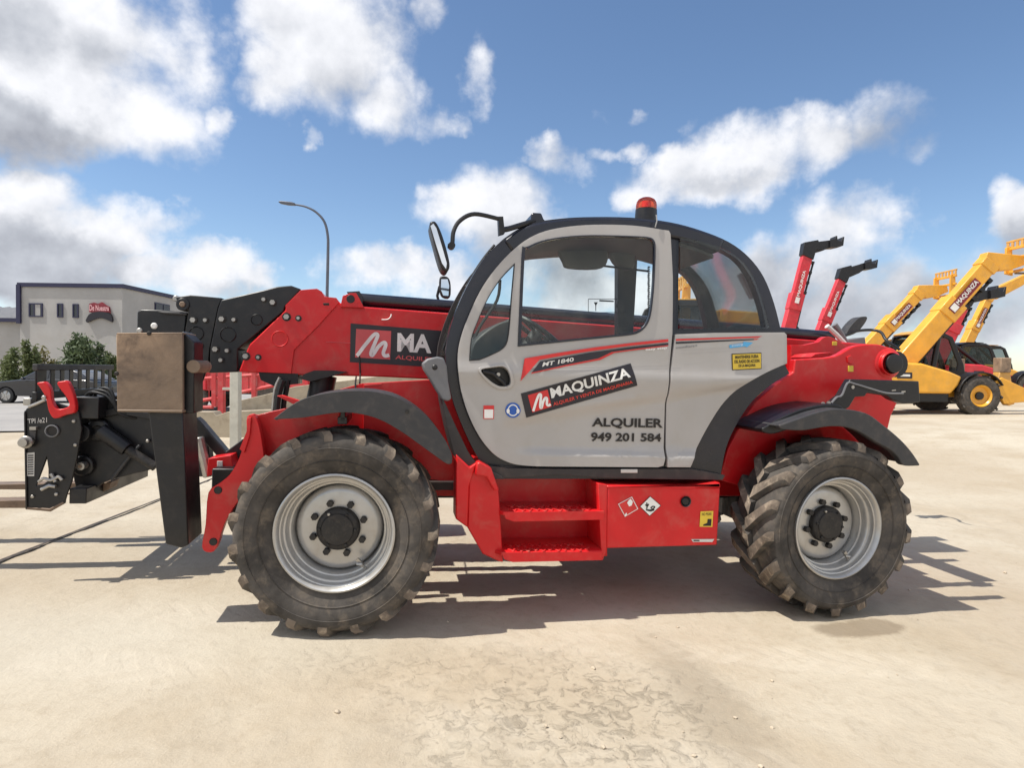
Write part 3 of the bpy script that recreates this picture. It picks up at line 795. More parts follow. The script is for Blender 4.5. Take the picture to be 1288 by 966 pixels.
q.plate([(1070, 477), (1110, 478), (1156, 479.5), (1157.5, 506), (1136, 507.6), (1122.7, 502.7), (1116, 497.7), (1091, 494), (1088, 498.5), (1076, 499.4), (1068, 512.6), (1062, 516), (1020, 521), (1020, 514), (1045, 507.6), (1058, 497.7)], .16, .22, 'black')
lb = q.build('light_bracket', T, .006)
q = MB(); q.tube(spl([L(1046, 507, .155), L(1052, 500, .155), (L(1059, 497, .155)), L(1066, 482, .155), L(1075, 483, .155), L(1095, 489, .155), L(1115, 494.5, .155), L(1136, 495, .155)], 4), .007, 'plastic_grey', 6)
for p in ((1036, 508), (1043, 507), (1073, 487)): c = L(p[0], p[1], .155); q.cyl(c, c + V((0, .01, 0)), .012, 'steel', 10)
q.plate([(1122, 490.5), (1127, 490), (1127, 491.5), (1122, 492)], .157, .16, 'steel'); q.plate([(1134, 492), (1139, 491.5), (1139, 493.5), (1134, 494)], .157, .16, 'steel')
q.build('cable', lb)
# rear mirror and hoses at the back
q = MB(); q.plate([tuple(p) for p in spl([(1064, 421), (1070, 410), (1080, 400), (1088, 398), (1091, 400), (1087, 408), (1078, 418), (1066, 423)], 3, True)], 2.5, 2.62, 'plastic')
q.tube(spl([L(1060, 424, 2.5), L(1075, 417, 2.5), L(1095, 415, 2.5), L(1108, 418, 2.4), L(1115, 428, 2.3), L(1132, 440, 2.2)], 5), .016, 'black', 8)
q.build('rear_mirror', T, .006)
q = MB()
for i, (x0, y0, x1, y1) in enumerate(((1040, 410, 1062, 432), (1050, 408, 1064, 431), (1046, 412, 1066, 436))):
    q.tube([L(x0, y0, 1.3 + .06 * i), L((x0 + x1) / 2 + 1, (y0 + y1) / 2, 1.3 + .06 * i), L(x1, y1, 1.3 + .06 * i)], .022, ('lightgrey', 'plastic_grey', 'plastic')[i], 8); q.build('hose', T); q = MB()
q.plate([(1066, 427), (1088, 424), (1090, 436), (1068, 437)], 1.6, 1.75, 'plastic_grey')
q.build('hose_cover', T, .006)
q = MB(); q.prism([V((.75, 1.8, .75)), V((.75, 1.8, 1.35)), V((.95, 1.8, 1.5)), V((2.7, 1.8, 1.5)), V((3.1, 1.8, 1.3)), V((3.1, 1.8, .75))], (0, .54, 0), 'red')
for i in range(6): q.box((1.5 + i * .12, 2.345, 1.2), (.06, .02, .4), 'black')
q.build('engine_hood', T, .04)

# ---------------- boom
YB = 1.25
q = MB()
front = [(300, 468), (313, 434), (334, 414), (359, 390)]
q.plate(front + [(359, 385), (378.6, 365), (398.5, 363.5), (404.7, 367), (408, 373.5), (423, 375), (428, 381), (436, 384), (700, 404), (1110, 434), (1118, 445), (1118, 470), (1100, 482), (560, 478), (480, 474), (364, 471.6)], YB, YB + .48, 'red')
bo = q.build('boom', T, .01)
q = MB()
q.plate([(428, 386), (431, 372), (439, 369), (448, 368.5), (453, 377), (458, 387)], YB - .03, YB + .3, 'red'); q.plate([(359, 384), (378.6, 364.5), (398.5, 363), (404.7, 366.5), (408, 373), (423, 374.5), (427, 380), (400, 410), (370, 440), (366, 470), (302, 467), (314, 435), (335, 414.5), (360, 390.5)], YB - .012, YB, 'red')
q.plate([(406, 381), (414, 381), (414, 384), (407, 384)], YB - .014, YB - .01, 'textblack')
c = L(352, 426, YB - .014); q.lathe([(.058, .0), (.054, -.005), (.050, .0), (.0, .004)], c, (0, 1, 0), 'red', 28)
c = L(441, 376, YB - .032); q.cyl(c, c + V((0, .02, 0)), .03, 'black', 16)
q.tube([L(410, 430, YB - .002), L(441, 431.5, YB - .002)], .003, 'pinkred', 4)
q.build('boom_collar', bo, .005)
q = MB(); q.tube([L(452, 377, 1.42), L(530, 383, 1.42), L(800, 404, 1.42), L(1046, 424, 1.42)], .05, 'black_gloss', 16)
q.plate([(436, 367), (452, 366), (456, 372), (456, 386), (446, 386)], 1.33, 1.57, 'black_gloss')
q.build('hose_guide', bo)
BQ = [(441, 406.6), (690, 427), (690, 470.5), (440, 455.5)]
fb = lambda p: L(p.x, p.y, YB - .003); fb2 = lambda p: L(p.x, p.y, YB - .005); fb3 = lambda p: L(p.x, p.y, YB - .007)
q = MB(); quad_on(q, BQ, 'decalblack', fb, 2, 2)
sq = [(448, 413.6), (492, 416.3), (490.7, 452.3), (446.5, 449.5)]
quad_on(q, sq, 'pinkred', fb2, 2, 2); stroke_on(q, [bil(sq, u, v) for u, v in SWOOSH], 4.6, 'white', fb3)
text_on(q, 'MA', [(500, 418.5), (543, 421), (542.5, 444.5), (499.5, 442)], 'white', fb3, .035)
text_on(q, 'ALQUILER', [(498, 446.5), (546, 449.7), (546, 456), (497, 452.5)], 'pinkred', fb3, .02)
q.build('company_sticker', bo, 0, 0, weld=False)
q = MB(); q.tube(spl([L(480, 402, YB - .004), L(488, 401.5, YB - .004), L(492, 397, YB - .004), L(491, 392, YB + .02)], 3), .004, 'white', 5); q.tube([L(452, 448, YB - .01), L(453, 470, YB - .01), L(452, 492, .62)], .006, 'hose', 5); q.build('cable', bo)

def ss(z): return (160 + z[0] * .24845, 330 + z[1] * .24845)
q = MB()
q.plate([ss(p) for p in ((475, 190), (690, 140), (760, 122), (830, 117), (880, 135), (800, 225), (790, 250), (560, 440), (560, 555), (415, 560), (420, 430), (440, 330), (460, 230))], YB + .02, YB + .45, 'black')
b2 = q.build('boom_extension', bo, .008)
q = MB()
q.plate([ss(p) for p in ((245, 175), (320, 165), (480, 180), (462, 225), (440, 330), (418, 440), (410, 522), (340, 492), (285, 392), (310, 240), (255, 215))], YB + .04, YB + .43, 'black')
q.plate([ss(p) for p in ((405, 490), (416, 490), (414, 560), (400, 555))], YB + .06, YB + .4, 'rusty')
c = L(*ss((280, 212)), YB + .03); q.cyl(c, c + V((0, .4, 0)), .045, 'black', 20); q.cyl(c + V((0, -.012, 0)), c, .02, 'rusty', 12)
c = L(*ss((245, 182)), YB + .1); q.cyl(c, c + V((0, .3, 0)), .022, 'steel', 12)
b3 = q.build('boom_extension', bo, .008)
q = MB()
for p, r_ in (((655, 290), .04), ((510, 365), .055), ((350, 360), .05)):
    c = L(*ss(p), YB + .017 + (.02 if p[0] < 400 else 0))
    bq = MB(); bq.lathe([(r_, .0), (r_ * .92, -.004), (r_ * .86, .002), (r_ * .8, .012), (0, .014)], c, (0, 1, 0), 'black', 28); bq.build('round_recess', bo)
for p in ((335, 292), (397, 293), (480, 287), (541, 291), (312, 424), (370, 424), (447, 440), (507, 447), (692, 188), (737, 203), (475, 495)):
    c = L(*ss(p), YB + (.036 if p[0] < 400 else .016)); r_ = .019 if p[0] in (335, 480, 312, 447, 737) else .013
    bq = MB(); bq.cyl(c, c + V((0, -.022, 0)), r_, 'steel', 6 if r_ > .015 else 10); bq.cyl(c + V((0, .002, 0)), c + V((0, -.004, 0)), r_ + .008, 'hub', 14); bq.build('bolt', bo)

q = MB()
for p in ((807, 276), (867, 283), (601, 475), (664, 481)):
    c = L(*ss(p), YB - .012); r_ = .02 if p[0] in (807, 601) else .012
    bq = MB(); bq.cyl(c, c + V((0, -.022, 0)), r_, 'steel', 6); bq.cyl(c + V((0, .002, 0)), c + V((0, -.004, 0)), r_ + .01, 'hub', 14); bq.build('bolt', bo)
# head with quick hitch
q = MB()
q.plate([ss(p) for p in ((50, 250), (70, 238), (160, 240), (300, 252), (285, 395), (300, 440), (280, 700), (150, 800), (60, 820), (60, 520), (48, 352))], YB + .06, YB + .11, 'black')
q.plate([ss(p) for p in ((50, 250), (70, 238), (160, 240), (300, 252), (285, 395), (300, 440), (280, 700), (150, 800), (60, 820), (60, 520), (48, 352))], YB + .36, YB + .41, 'black')
q.plate([ss(p) for p in ((120, 262), (300, 262), (285, 395), (290, 650), (80, 800), (90, 520))], YB + .12, YB + .35, 'black')
q.plate([ss(p) for p in ((150, 248), (300, 252), (300, 268), (190, 262))], YB + .04, YB + .12, 'plastic')
for p, r_, m_ in (((134, 321), .022, 'white'), ((60, 345), .02, 'steel')):
    c = L(*ss(p), YB + .05); q.cyl(c, c + V((0, .02, 0)), r_, m_, 16)
hdd = q.build('boom_head', T, .008)
q = MB()
for i in range(3):
    q.tube(spl([L(243, 442 + i * 4, .9), L(258 - i * 3, 460, .9), L(252 - i * 2, 482, .95), L(240, 500, 1.0)], 4), .011, 'hose', 6)
q.build('hoses', hdd)

# ---------------- carriage and forks
Z1 = lambda x, y: (x * .3936, 340 + y * .3936)
YK = 1.05
q = MB()
out = [(29.5, 520), (33, 514), (45, 507), (58, 503), (85, 511), (99, 519), (103, 540), (97, 575), (90, 606), (84, 622), (80.5, 634), (63, 644), (31.5, 641)]
hole = [(45, 611.5), (58.5, 576), (60.5, 590), (60.5, 605), (53, 610)]
for dy in (0, 1.05):
    q.holed([[L(x, y, YK) + V((0, dy, 0)) for x, y in lp] for lp in (out, hole)], (0, .02, 0), 'black')
q.plate([(29.5, 520), (30.5, 516), (32, 520), (34, 640), (31.5, 641)], YK - .012, YK, 'black')
q.plate([(80.5, 634), (63, 644), (33, 641), (33, 638), (62, 640), (79, 631)], YK - .01, YK, 'fork_steel')
arm_ = [tuple(p) for p in spl([(88, 512), (112, 506), (150, 503), (192, 512), (200, 545), (194, 586), (168, 596), (146, 602), (128, 608), (117, 618), (104, 621), (95, 612), (90, 580)], 3, True)]
for y0 in (.16, .78): q.plate(arm_, YK + y0, YK + y0 + .06, 'black')
q.plate([(110, 520), (150, 512), (190, 520), (190, 528), (150, 521), (112, 530)], YK + .13, YK + .16, 'black')
q.plate([(84, 622), (97, 612), (140, 606), (136, 616), (118, 624), (100, 625)], YK + .26, YK + .4, 'fork_steel'); q.plate([(84, 622), (97, 612), (140, 606), (136, 616), (118, 624), (100, 625)], YK + .9, YK + 1.02, 'fork_steel')
c = L(104, 586, YK + .13); q.lathe([(.07, .05), (.07, .0), (.06, -.01), (0, -.012)], c, (0, 1, 0), 'black', 24)
c = L(123, 541, YK + .12); q.lathe([(.075, .05), (.075, .0), (.064, -.012), (.03, -.014), (.028, .0), (0, .0)], c, (0, 1, 0), 'black', 24)
q.cyl(L(126, 541, YK + .1), L(160, 565, YK + .1), .05, 'black', 16); q.cyl(L(160, 565, YK + .1), L(196, 588, YK + .1), .03, 'hub', 12)
q.tube([L(140, 604, YK + .13), L(165, 572, YK + .12), L(176, 560, YK + .12)], .012, 'plastic', 6)
for i in range(3): q.tube(spl([L(106 + i * 5, 508, YK + .2), L(112 + i * 6, 494 - i * 2, YK + .15), L(134 + i * 3, 498 - i * 3, YK + .12), L(150, 514 + i * 3, YK + .12), L(186, 520 + i * 4, YK + .2)], 4), .012, 'hose', 6)
for x_, y_ in ((92, 530), (94, 560), (70, 622), (40, 625), (146, 512), (185, 555)):
    c = L(x_, y_, YK - .012 + (.14 if x_ > 100 else 0)); q.cyl(c, c + V((0, .02, 0)), .013, 'steel', 6)
xg = L(45, 458, YK).x; zt = L(45, 458, YK).z; zb = L(45, 500, YK).z
x1 = L(190, 560, YK).x
q.box((xg + .28, YK + .54, zb - .06), (.16, 1.04, .14), 'black'); q.box((xg + .25, YK + .54, L(60, 625, YK).z), (.1, 1.04, .1), 'black')
q.cyl(L(100, 545, YK + .05), L(100, 545, YK + .05) + V((0, 1.0, 0)), .06, 'black', 16)
car = q.build('carriage', T, .006)
q = MB()                                      # load guard with slots
q.box((xg, YK + .54, zt - .02), (.03, 1.1, .04), 'plastic'); q.box((xg, YK + .54, zb + .01), (.03, 1.1, .05), 'black')
q.box((xg, YK + .06, (zt + zb) / 2), (.012, .12, zt - zb), 'black')
for i in range(8): q.box((xg, YK + .20 + i * .122, (zt + zb) / 2), (.008, .056, zt - zb), 'black')
q.build('load_guard', car, .004)
q = MB(); c = L(33.5, 556, YK - .03); q.lathe([(.0, -.05), (.026, -.05), (.028, -.046), (.028, .03)], c, (0, 1, 0), 'steel', 24); q.lathe([(.038, .0), (.04, -.012), (.034, -.02), (.028, -.02)], c, (0, 1, 0), 'steel', 24); q.build('lock_pin', car)
q = MB(); c = L(66, 542, YK - .004); q.lathe([(.040, .004), (.040, -.012), (.034, -.014), (.032, .004)], c, (0, 1, 0), 'plastic_grey', 24); q.cyl(c + V((0, -.002, 0)), c + V((0, .01, 0)), .031, 'textblack', 20); q.build('ring_bush', car)
q = MB(); c = L(103.5, 586, YK + .08); q.cyl(c + V((0, -.03, 0)), c + V((0, .03, 0)), .026, 'steel', 16); q.cyl(c + V((0, -.034, 0)), c + V((0, -.03, 0)), .012, 'rusty', 12); q.build('pivot_bolt', car)
q = MB(); q.plate([(37, 537), (45, 537), (45, 541), (37, 541)], YK - .03, YK, 'steel'); q.plate([(37, 542), (45, 542), (44, 553), (38, 550)], YK - .012, YK, 'plastic'); q.build('name_tag', car)
q = MB(); q.tube([L(36, 512, YK - .01), L(45, 508.5, YK - .01), L(57, 503, YK - .01)], .010, 'steel', 8); q.build('edge_rod', car)
q = MB(); q.tube(spl([L(49, 606, YK - .02), L(55, 602, YK - .03), L(64, 604, YK - .03), L(73, 600, YK - .02), L(78, 604, YK - .02)], 4), .010, 'steel', 8); q.build('shackle', car)
q = MB(); q.tube([L(52, 616, YK - .02), L(62, 611, YK - .02), L(70, 612, YK - .02)], .012, 'steel', 8); q.build('shackle', car)
q = MB(); q.tube([L(64, 596, YK - .02), L(70, 606, YK - .02)], .012, 'steel', 8); q.build('shackle', car)

q = MB()
quad_on(q, [(33.5, 570), (43.5, 569), (43, 599), (33, 599)], 'lightgrey', lambda p: L(p.x, p.y, YK - .003), 2, 2)
for i in range(9): quad_on(q, [(35, 572.5 + i * 2.9), (42, 572.2 + i * 2.9), (42, 573.6 + i * 2.9), (35, 573.9 + i * 2.9)], 'textblack', lambda p: L(p.x, p.y, YK - .005), 1, 1)
q.build('data_plate', car, 0, 0, weld=False); q = MB()
text_on(q, 'TPI /e21', [(34.5, 527), (59, 525), (59, 531.5), (35, 533)], 'lightgrey', lambda p: L(p.x, p.y, YK - .003), .01)
q.build('plate_lettering', car, 0, 0, weld=False)
q = MB()
q.plate([tuple(p) for p in spl([(46, 482), (52, 480.5), (57, 481), (63, 489), (65, 503), (71, 514), (83, 513), (87, 508), (82, 498), (75, 489), (71.5, 481.5), (78, 479.5), (85, 480), (91, 493), (95, 510), (93, 519), (82, 522), (68, 526.5), (61, 517), (57, 500), (50, 488)], 3, True)], YK - .05, YK - .01, 'red')
c = L(56, 500, YK - .05); q.cyl(c, c + V((0, -.015, 0)), .014, 'steel', 10)
q.build('locking_hook', car, .006)
q = MB(); q.box(L(37, 505, YK + .3) + V((0, 0, 0)), (.05, .06, .05), 'steel'); q.build('lamp', car, .006)
for y in (1.32, 1.96):
    q = MB(); zf = L(15, 634, 1.32).z; xf = L(31, 634, 1.05).x
    q.prism([V((xf + .06, y, zf + .55)), V((xf + .02, y, zf + .55)), V((xf + .0, y, zf + .03)), V((xf - 1.15, y, zf + .0)), V((xf - 1.2, y, zf - .02)), V((xf - 1.15, y, zf - .025)), V((xf + .0, y, zf - .03)), V((xf + .06, y, zf - .02))], (0, .12, 0), 'fork_steel')
    q.build('fork', car, .005)

# ---------------- stabilisers (raised): leg with rusty foot pad
def stabiliser(dy, mir):
    def yy(a, b): return (a, b)
    q = MB()
    q.plate([(184, 500), (229, 500), (237, 686), (228, 690), (208, 685)], .25, .50, 'black', dy)
    q.plate([(229, 416), (244, 430), (244, 520), (229, 520)], .27, .44, 'black', dy)
    lg = q.build('stabiliser', T, .008)
    q = MB()
    q.plate([(145.8, 420.5), (229.5, 419.5), (230, 517.5), (147, 516.5)], .22, .25, 'rusty', dy)
    q.plate([(146, 418.6), (229.5, 418), (229.5, 420.5), (146, 421)], .22, .46, 'rusty', dy)
    q.plate([(147, 515), (229.5, 516), (229.5, 519.5), (147, 518)], .21, .42, 'rusty', dy)
    q.plate([(155, 425), (222, 425), (222, 512), (155, 512)], .25, .34, 'black', dy)
    for p in ((187, 419.2), (188, 518), (146, 470)):
        c = L(p[0], p[1], .214) + V((0, dy, 0)); q.cyl(c, c + V((0, .02, 0)), .012, 'textblack', 10)
    q.build('foot_pad', lg, .005)
    c = L(243, 461, .25) + V((0, dy, 0))
    q = MB(); q.cyl(c, c + V((0, .22, 0)), .036, 'rusty', 18); q.build('pivot_pin', lg, .003)
stabiliser(0, False)

# ================================================================== GROUND
def axis_pts(lo, hi, step, far, g=1.16):
    a = [lo + i * step for i in range(int((hi - lo) / step) + 1)]
    s = step; x = a[0]; left = []
    while x > -far: s *= g; x -= s; left.append(x)
    s = step; x = a[-1]; right = []
    while x < far: s *= g; x += s; right.append(x)
    return left[::-1] + a + right
xs = axis_pts(-4.2, 5.2, .04, 1500); ys = axis_pts(1.1, 7.5, .035, 1500)
vs = []
for y in ys:
    for x in xs:
        h = 0
        if abs(x) < 30 and abs(y) < 40:
            m_ = max(0, min(1, .5 + 1.4 * noise.noise((x * .45 + 3.1, y * .45, 1.7)) + .35 * math.exp(-((x - 1.0) / 1.4) ** 2 - ((y - 2.3) / 1.0) ** 2)))
            h = .010 * noise.noise((x * .9, y * .9, 0)) + m_ * (.013 * noise.fractal((x * 4.1, y * 4.1, 5), .7, 2.1, 4) + .016 * max(0, noise.noise((x * 9, y * 6, 2)) - .15) + .006 * noise.noise((x * 22, y * 17, 8)))
        vs.append((x, y, gz(x, y) + h - .004))
nx = len(xs)
me = bpy.data.meshes.new('ground')
me.from_pydata(vs, [], [(j * nx + i, j * nx + i + 1, (j + 1) * nx + i + 1, (j + 1) * nx + i) for j in range(len(ys) - 1) for i in range(nx - 1)])
me.polygons.foreach_set('use_smooth', [True] * len(me.polygons))
m, nt, out = nt_new('yard'); h = N(nt)
b = h.n('ShaderNodeBsdfPrincipled'); b.inputs['Roughness'].default_value = .93; b.inputs['Specular IOR Level'].default_value = .25
P = h.n('ShaderNodeTexCoord').outputs['Object']
big = h.noise(P, .35, 5, .6); mid = h.noise(P, 1.3, 8, .65, .3); fine = h.noise(P, 14, 8, .7); grit = h.noise(P, 90, 3, .6)
c = h.mix(h.mr(big, .32, .68), (.42, .355, .268), (.51, .455, .362))
c = h.mix(h.m('MULTIPLY', h.mr(mid, .42, .70), .6), c, (.38, .31, .22))
c = h.mix(h.m('MULTIPLY', h.mr(fine, .46, .76), .5), c, (.33, .27, .195))
c = h.mix(h.m('MULTIPLY', h.mr(grit, .62, .8), .35), c, (.66, .62, .53))
def spot(cx, cy, rx, ry, rot, nz, soft=.5):
    mp = h.n('ShaderNodeMapping'); mp.vector_type = 'TEXTURE'; mp.inputs['Location'].default_value = (cx, cy, 0); mp.inputs['Rotation'].default_value = (0, 0, rot); mp.inputs['Scale'].default_value = (rx, ry, 1000)
    h.l(P, mp.inputs[0])
    ln = h.n('ShaderNodeVectorMath', operation='LENGTH'); h.l(mp.outputs[0], ln.inputs[0])
    d = h.m('ADD', ln.outputs['Value'], h.m('MULTIPLY', h.m('SUBTRACT', nz, .5), 2.2))
    return h.mr(d, 1 - soft, 1 + soft * .3, 1, 0)
def gp(px, py):
    d = ray(px, py); t = 1
    for _ in range(30):
        p = CAM + d * t; t += (p.z - gz(p.x, p.y)) / max(.02, -d.z) * .8
    return CAM + d * t
a_ = gp(1085, 790); c = h.mix(h.m('MULTIPLY', spot(a_.x, a_.y, .36, .15, .2, mid, .25), .7), c, (.20, .155, .105))     # damp patch
a_ = gp(890, 880); f_ = h.m('MULTIPLY', spot(a_.x, a_.y, .22, .85, .12, fine, .7), .5); c = h.mix(f_, c, (.25, .205, .15))   # dark dragged soil
a_ = gp(725, 905); c = h.mix(h.m('MULTIPLY', spot(a_.x, a_.y, .5, .45, .3, mid, .8), .35), c, (.36, .29, .2))
a_ = gp(560, 860); c = h.mix(h.m('MULTIPLY', spot(a_.x, a_.y, .9, .35, .2, mid, .8), .25), c, (.40, .31, .21))
a_ = gp(150, 800); c = h.mix(h.m('MULTIPLY', spot(a_.x, a_.y, 1.5, .7, .2, big, .9), .45), c, (.50, .47, .40))
cbase = c
vor = h.n('ShaderNodeTexVoronoi'); vor.feature = 'DISTANCE_TO_EDGE'; vor.inputs['Scale'].default_value = 8.5
dv = h.n('ShaderNodeVectorMath', operation='ADD'); nz3 = h.n('ShaderNodeTexNoise'); nz3.inputs['Scale'].default_value = 6; nz3.inputs['Detail'].default_value = 6; h.l(P, nz3.inputs['Vector'])
sc3 = h.n('ShaderNodeVectorMath', operation='SCALE'); sc3.inputs['Scale'].default_value = .6; h.l(nz3.outputs['Color'], sc3.inputs[0]); h.l(P, dv.inputs[0]); h.l(sc3.outputs[0], dv.inputs[1]); h.l(dv.outputs[0], vor.inputs['Vector'])
a_ = gp(720, 900)
zone = h.m('MAXIMUM', spot(a_.x, a_.y, .95, .7, 0, mid, .9), h.m('MULTIPLY', spot(gp(560, 840).x, gp(560, 840).y, 1.1, .35, .1, mid, .9), .6))
crack = h.m('MULTIPLY', h.mr(vor.outputs['Distance'], .0, .045, 1, 0), h.mr(h.noise(P, 2.3, 6, .7), .5, .66))
crust = h.m('MULTIPLY', h.m('MULTIPLY', crack, zone), -1.0)
clump = h.m('MULTIPLY', h.mr(h.noise(P, 15, 9, .72, .9), .48, .74), zone)
c = h.mix(h.m('MULTIPLY', h.m('MULTIPLY', crack, zone), .05), cbase, (.24, .19, .13))
c = h.mix(h.m('MULTIPLY', clump, .22), c, (.32, .255, .185))
# faint wheel tracks worn into the dust
def track(x0, y0, x1, y1, wd_):
    dx, dy = x1 - x0, y1 - y0; ln_ = math.hypot(dx, dy); sp = h.n('ShaderNodeSeparateXYZ'); h.l(P, sp.inputs[0])
    d_ = h.m('ADD', h.m('MULTIPLY', sp.outputs[0], dy / ln_), h.m('MULTIPLY_ADD', sp.outputs[1], -dx / ln_, -(x0 * dy - y0 * dx) / ln_))
    d_ = h.m('ABSOLUTE', h.m('ADD', d_, h.m('MULTIPLY', h.m('SUBTRACT', mid, .5), .25)))
    al_ = h.m('ADD', h.m('MULTIPLY', sp.outputs[0], dx / ln_), h.m('MULTIPLY', sp.outputs[1], dy / ln_))
    bars = h.mr(h.m('SINE', h.m('MULTIPLY_ADD', al_, 34, h.m('MULTIPLY', d_, 40))), -.3, .5)
    return h.m('MULTIPLY', h.m('MULTIPLY', h.mr(d_, wd_, wd_ * .6), h.m('MULTIPLY_ADD', bars, .6, .4)), h.mr(big, .42, .58))
tr1, tr2 = gp(620, 800), gp(1290, 850); tr3, tr4 = gp(100, 830), gp(700, 930)
tk_ = h.m('MAXIMUM', track(tr1.x, tr1.y, tr2.x, tr2.y, .17), track(tr3.x, tr3.y, tr4.x, tr4.y, .17))
c = h.mix(h.m('MULTIPLY', tk_, .28), c, (.56, .50, .41))
h.l(c, b.inputs['Base Color'])
hh = h.m('ADD', h.m('ADD', h.m('MULTIPLY', mid, .02), h.m('MULTIPLY', fine, .012)), h.m('ADD', h.m('MULTIPLY', grit, .0014), h.m('ADD', h.m('MULTIPLY', crust, .0022), h.m('MULTIPLY_ADD', clump, .010, h.m('MULTIPLY', tk_, -.004)))))
bp = h.n('ShaderNodeBump'); bp.inputs['Strength'].default_value = .8; bp.inputs['Distance'].default_value = 1.0
h.l(hh, bp.inputs['Height']); h.l(bp.outputs[0], b.inputs['Normal']); h.l(b.outputs[0], out.inputs[0])
me.materials.append(m)
g = bpy.data.objects.new('ground', me); COL.objects.link(g); g['kind'] = 'structure'

# joint in the paving, running off to the left
q = MB()
a0, a1 = gp(-200, 785), gp(420, 541)
dirv = (a1 - a0).normalized(); n_ = 40; rnd = random.Random(5); nrm = V((-dirv.y, dirv.x, 0))
vsl = []
for i in range(n_ + 1):
    p = a0 + (a1 - a0) * i / n_
    w_ = .013 + .007 * rnd.random()
    for sg in (-1, 1): 
        k_ = p + nrm * sg * w_; vsl.append(V((k_.x, k_.y, gz(k_.x, k_.y) + .010)))
q.add(vsl, [[2 * i, 2 * i + 1, 2 * i + 3, 2 * i + 2] for i in range(n_)], 'joint') if False else None
paint('joint', (.045, .035, .03), .9, dirt=(.3, .24, .18), dirt_amt=.6, dscale=5)
q.add(vsl, [[2 * i, 2 * i + 1, 2 * i + 3, 2 * i + 2] for i in range(n_)], 'joint')
o = q.build('paving_joint'); o['kind'] = 'structure'
# road on the left
paint('asphalt', (.30, .285, .27), .9, dirt=(.40, .37, .33), dirt_amt=.5, dscale=.6, bump=.003, bscale=20)
q = MB(); gx = [-60 + i * 3.2 for i in range(17)]; gy = [13.2, 16, 19, 22, 26, 30, 36]
vsl = [V((x - (.0 if y < 40 else 0), y + .12 * (x + 9), gz(x, y + .12 * (x + 9)) + .03)) for y in gy for x in gx]
q.add(vsl, [[j * 17 + i, j * 17 + i + 1, (j + 1) * 17 + i + 1, (j + 1) * 17 + i] for j in range(len(gy) - 1) for i in range(16)], 'asphalt')
o = q.build('road'); o['kind'] = 'structure'
# small clods and stones
q = MB(); rnd = random.Random(11)
def clod(x, y, s):
    bm = bmesh.new(); bmesh.ops.create_icosphere(bm, subdivisions=1, radius=s)
    for v in bm.verts: v.co = V((v.co.x * rnd.uniform(.7, 1.4), v.co.y * rnd.uniform(.7, 1.4), v.co.z * rnd.uniform(.4, .8)))
    base = V((x, y, gz(x, y) + s * .15))
    q.add([base + v.co for v in bm.verts], [[v.index for v in f.verts] for f in bm.faces], 'clay'); bm.free()
for i in range(60):
    t = rnd.random()
    if t < .45: x, y = rnd.gauss(.55, .7), rnd.gauss(2.6, .6)
    else: x, y = rnd.uniform(-4, 5), rnd.uniform(1.5, 9)
    if y < 1.3: continue
    clod(x, y, abs(rnd.gauss(0, .005)) + .0025)
o = q.build('pebbles', smooth=0); o['kind'] = 'stuff'

# ================================================================== LEFT BACKGROUND
def wbox(q, px0, px1, py0, py1, Y, dep, m):
    a, b_ = W(px0, py0, Y), W(px1, py1, Y); q.prism([a, V((b_.x, Y, a.z)), b_, V((a.x, Y, b_.z))], (0, dep, 0), m)
# warehouse
Yw = 55
bl = W(25, 358, Yw); br = W(154, 362, Yw)
zb_ = gz(-35, 55) - .6
ware = thing('warehouse', 'pale rendered industrial warehouse with a dark blue roof edge', 'building', None, Matrix.Translation((bl.x, Yw, zb_)))
OW = V((bl.x, Yw, zb_)); zt_ = bl.z
def rel(p): return V(p) - OW
bk = V((br.x + 1.2, Yw + 24, 0)); bk.z = zt_ - .9
q = MB()
f0 = [V((bl.x, Yw, zb_)), V((br.x, Yw, zb_)), V((br.x, Yw, zt_ - .1)), V((bl.x, Yw, zt_))]
q.prism([rel(p) for p in f0], (0, 24, 0), 'render_wall')
q.build('wall', ware, .03)
q = MB()
q.box(rel(((bl.x + br.x) / 2, Yw + 12, zt_ + .0)), (br.x - bl.x + .3, 24.3, .35), 'navy'); q.box(rel((bl.x - .03, Yw - .05, (zt_ + zt_ - 3.4) / 2)), (.35, .3, 3.4), 'navy')
q.build('roof_edge', ware)
def window(px0, px1, py0, py1, mull, fr_):
    a, b_ = W(px0, py0, Yw), W(px1, py1, Yw); w_ = b_.x - a.x; h_ = a.z - b_.z
    q = MB(); cx, cz = (a.x + b_.x) / 2, (a.z + b_.z) / 2
    for sx in (-1, 1): q.box(rel((cx + sx * w_ / 2, Yw - .03, cz)), (.1, .12, h_ + .1), fr_)
    for sz in (-1, 1): q.box(rel((cx, Yw - .03, cz + sz * h_ / 2)), (w_ - .1, .12, .1), fr_)
    if mull: q.box(rel((cx - w_ * .12, Yw - .03, cz)), (.08, .1, h_ - .1), fr_)
    o = q.build('window', ware)
    q = MB(); q.box(rel((cx, Yw + .0, cz)), (w_, .06, h_), 'dark_glass')
    if mull: q.box(rel((cx + w_ * .14, Yw - .035, cz)), (w_ * .42, .02, h_ * .9), 'render_wall')
    q.build('pane', o)
window(37.5, 53.5, 382, 398, True, 'navy'); window(73, 79, 382.5, 398.5, False, 'navy'); window(92.5, 98.5, 383, 399, False, 'navy')
q = MB()                                      # windows on the side wall that recedes
for y_ in (6.2,):
    q.box(rel((br.x + .02, Yw + y_, W(160, 385.5, 58).z)), (.1, 2.6, 1.25), 'navy')
    for s_ in (-.65, .65): q.box(rel((br.x + .06, Yw + y_ + s_, W(160, 385.5, 58).z)), (.1, 1.1, 1.05), 'dark_glass')
q.build('window', ware)
q = MB()
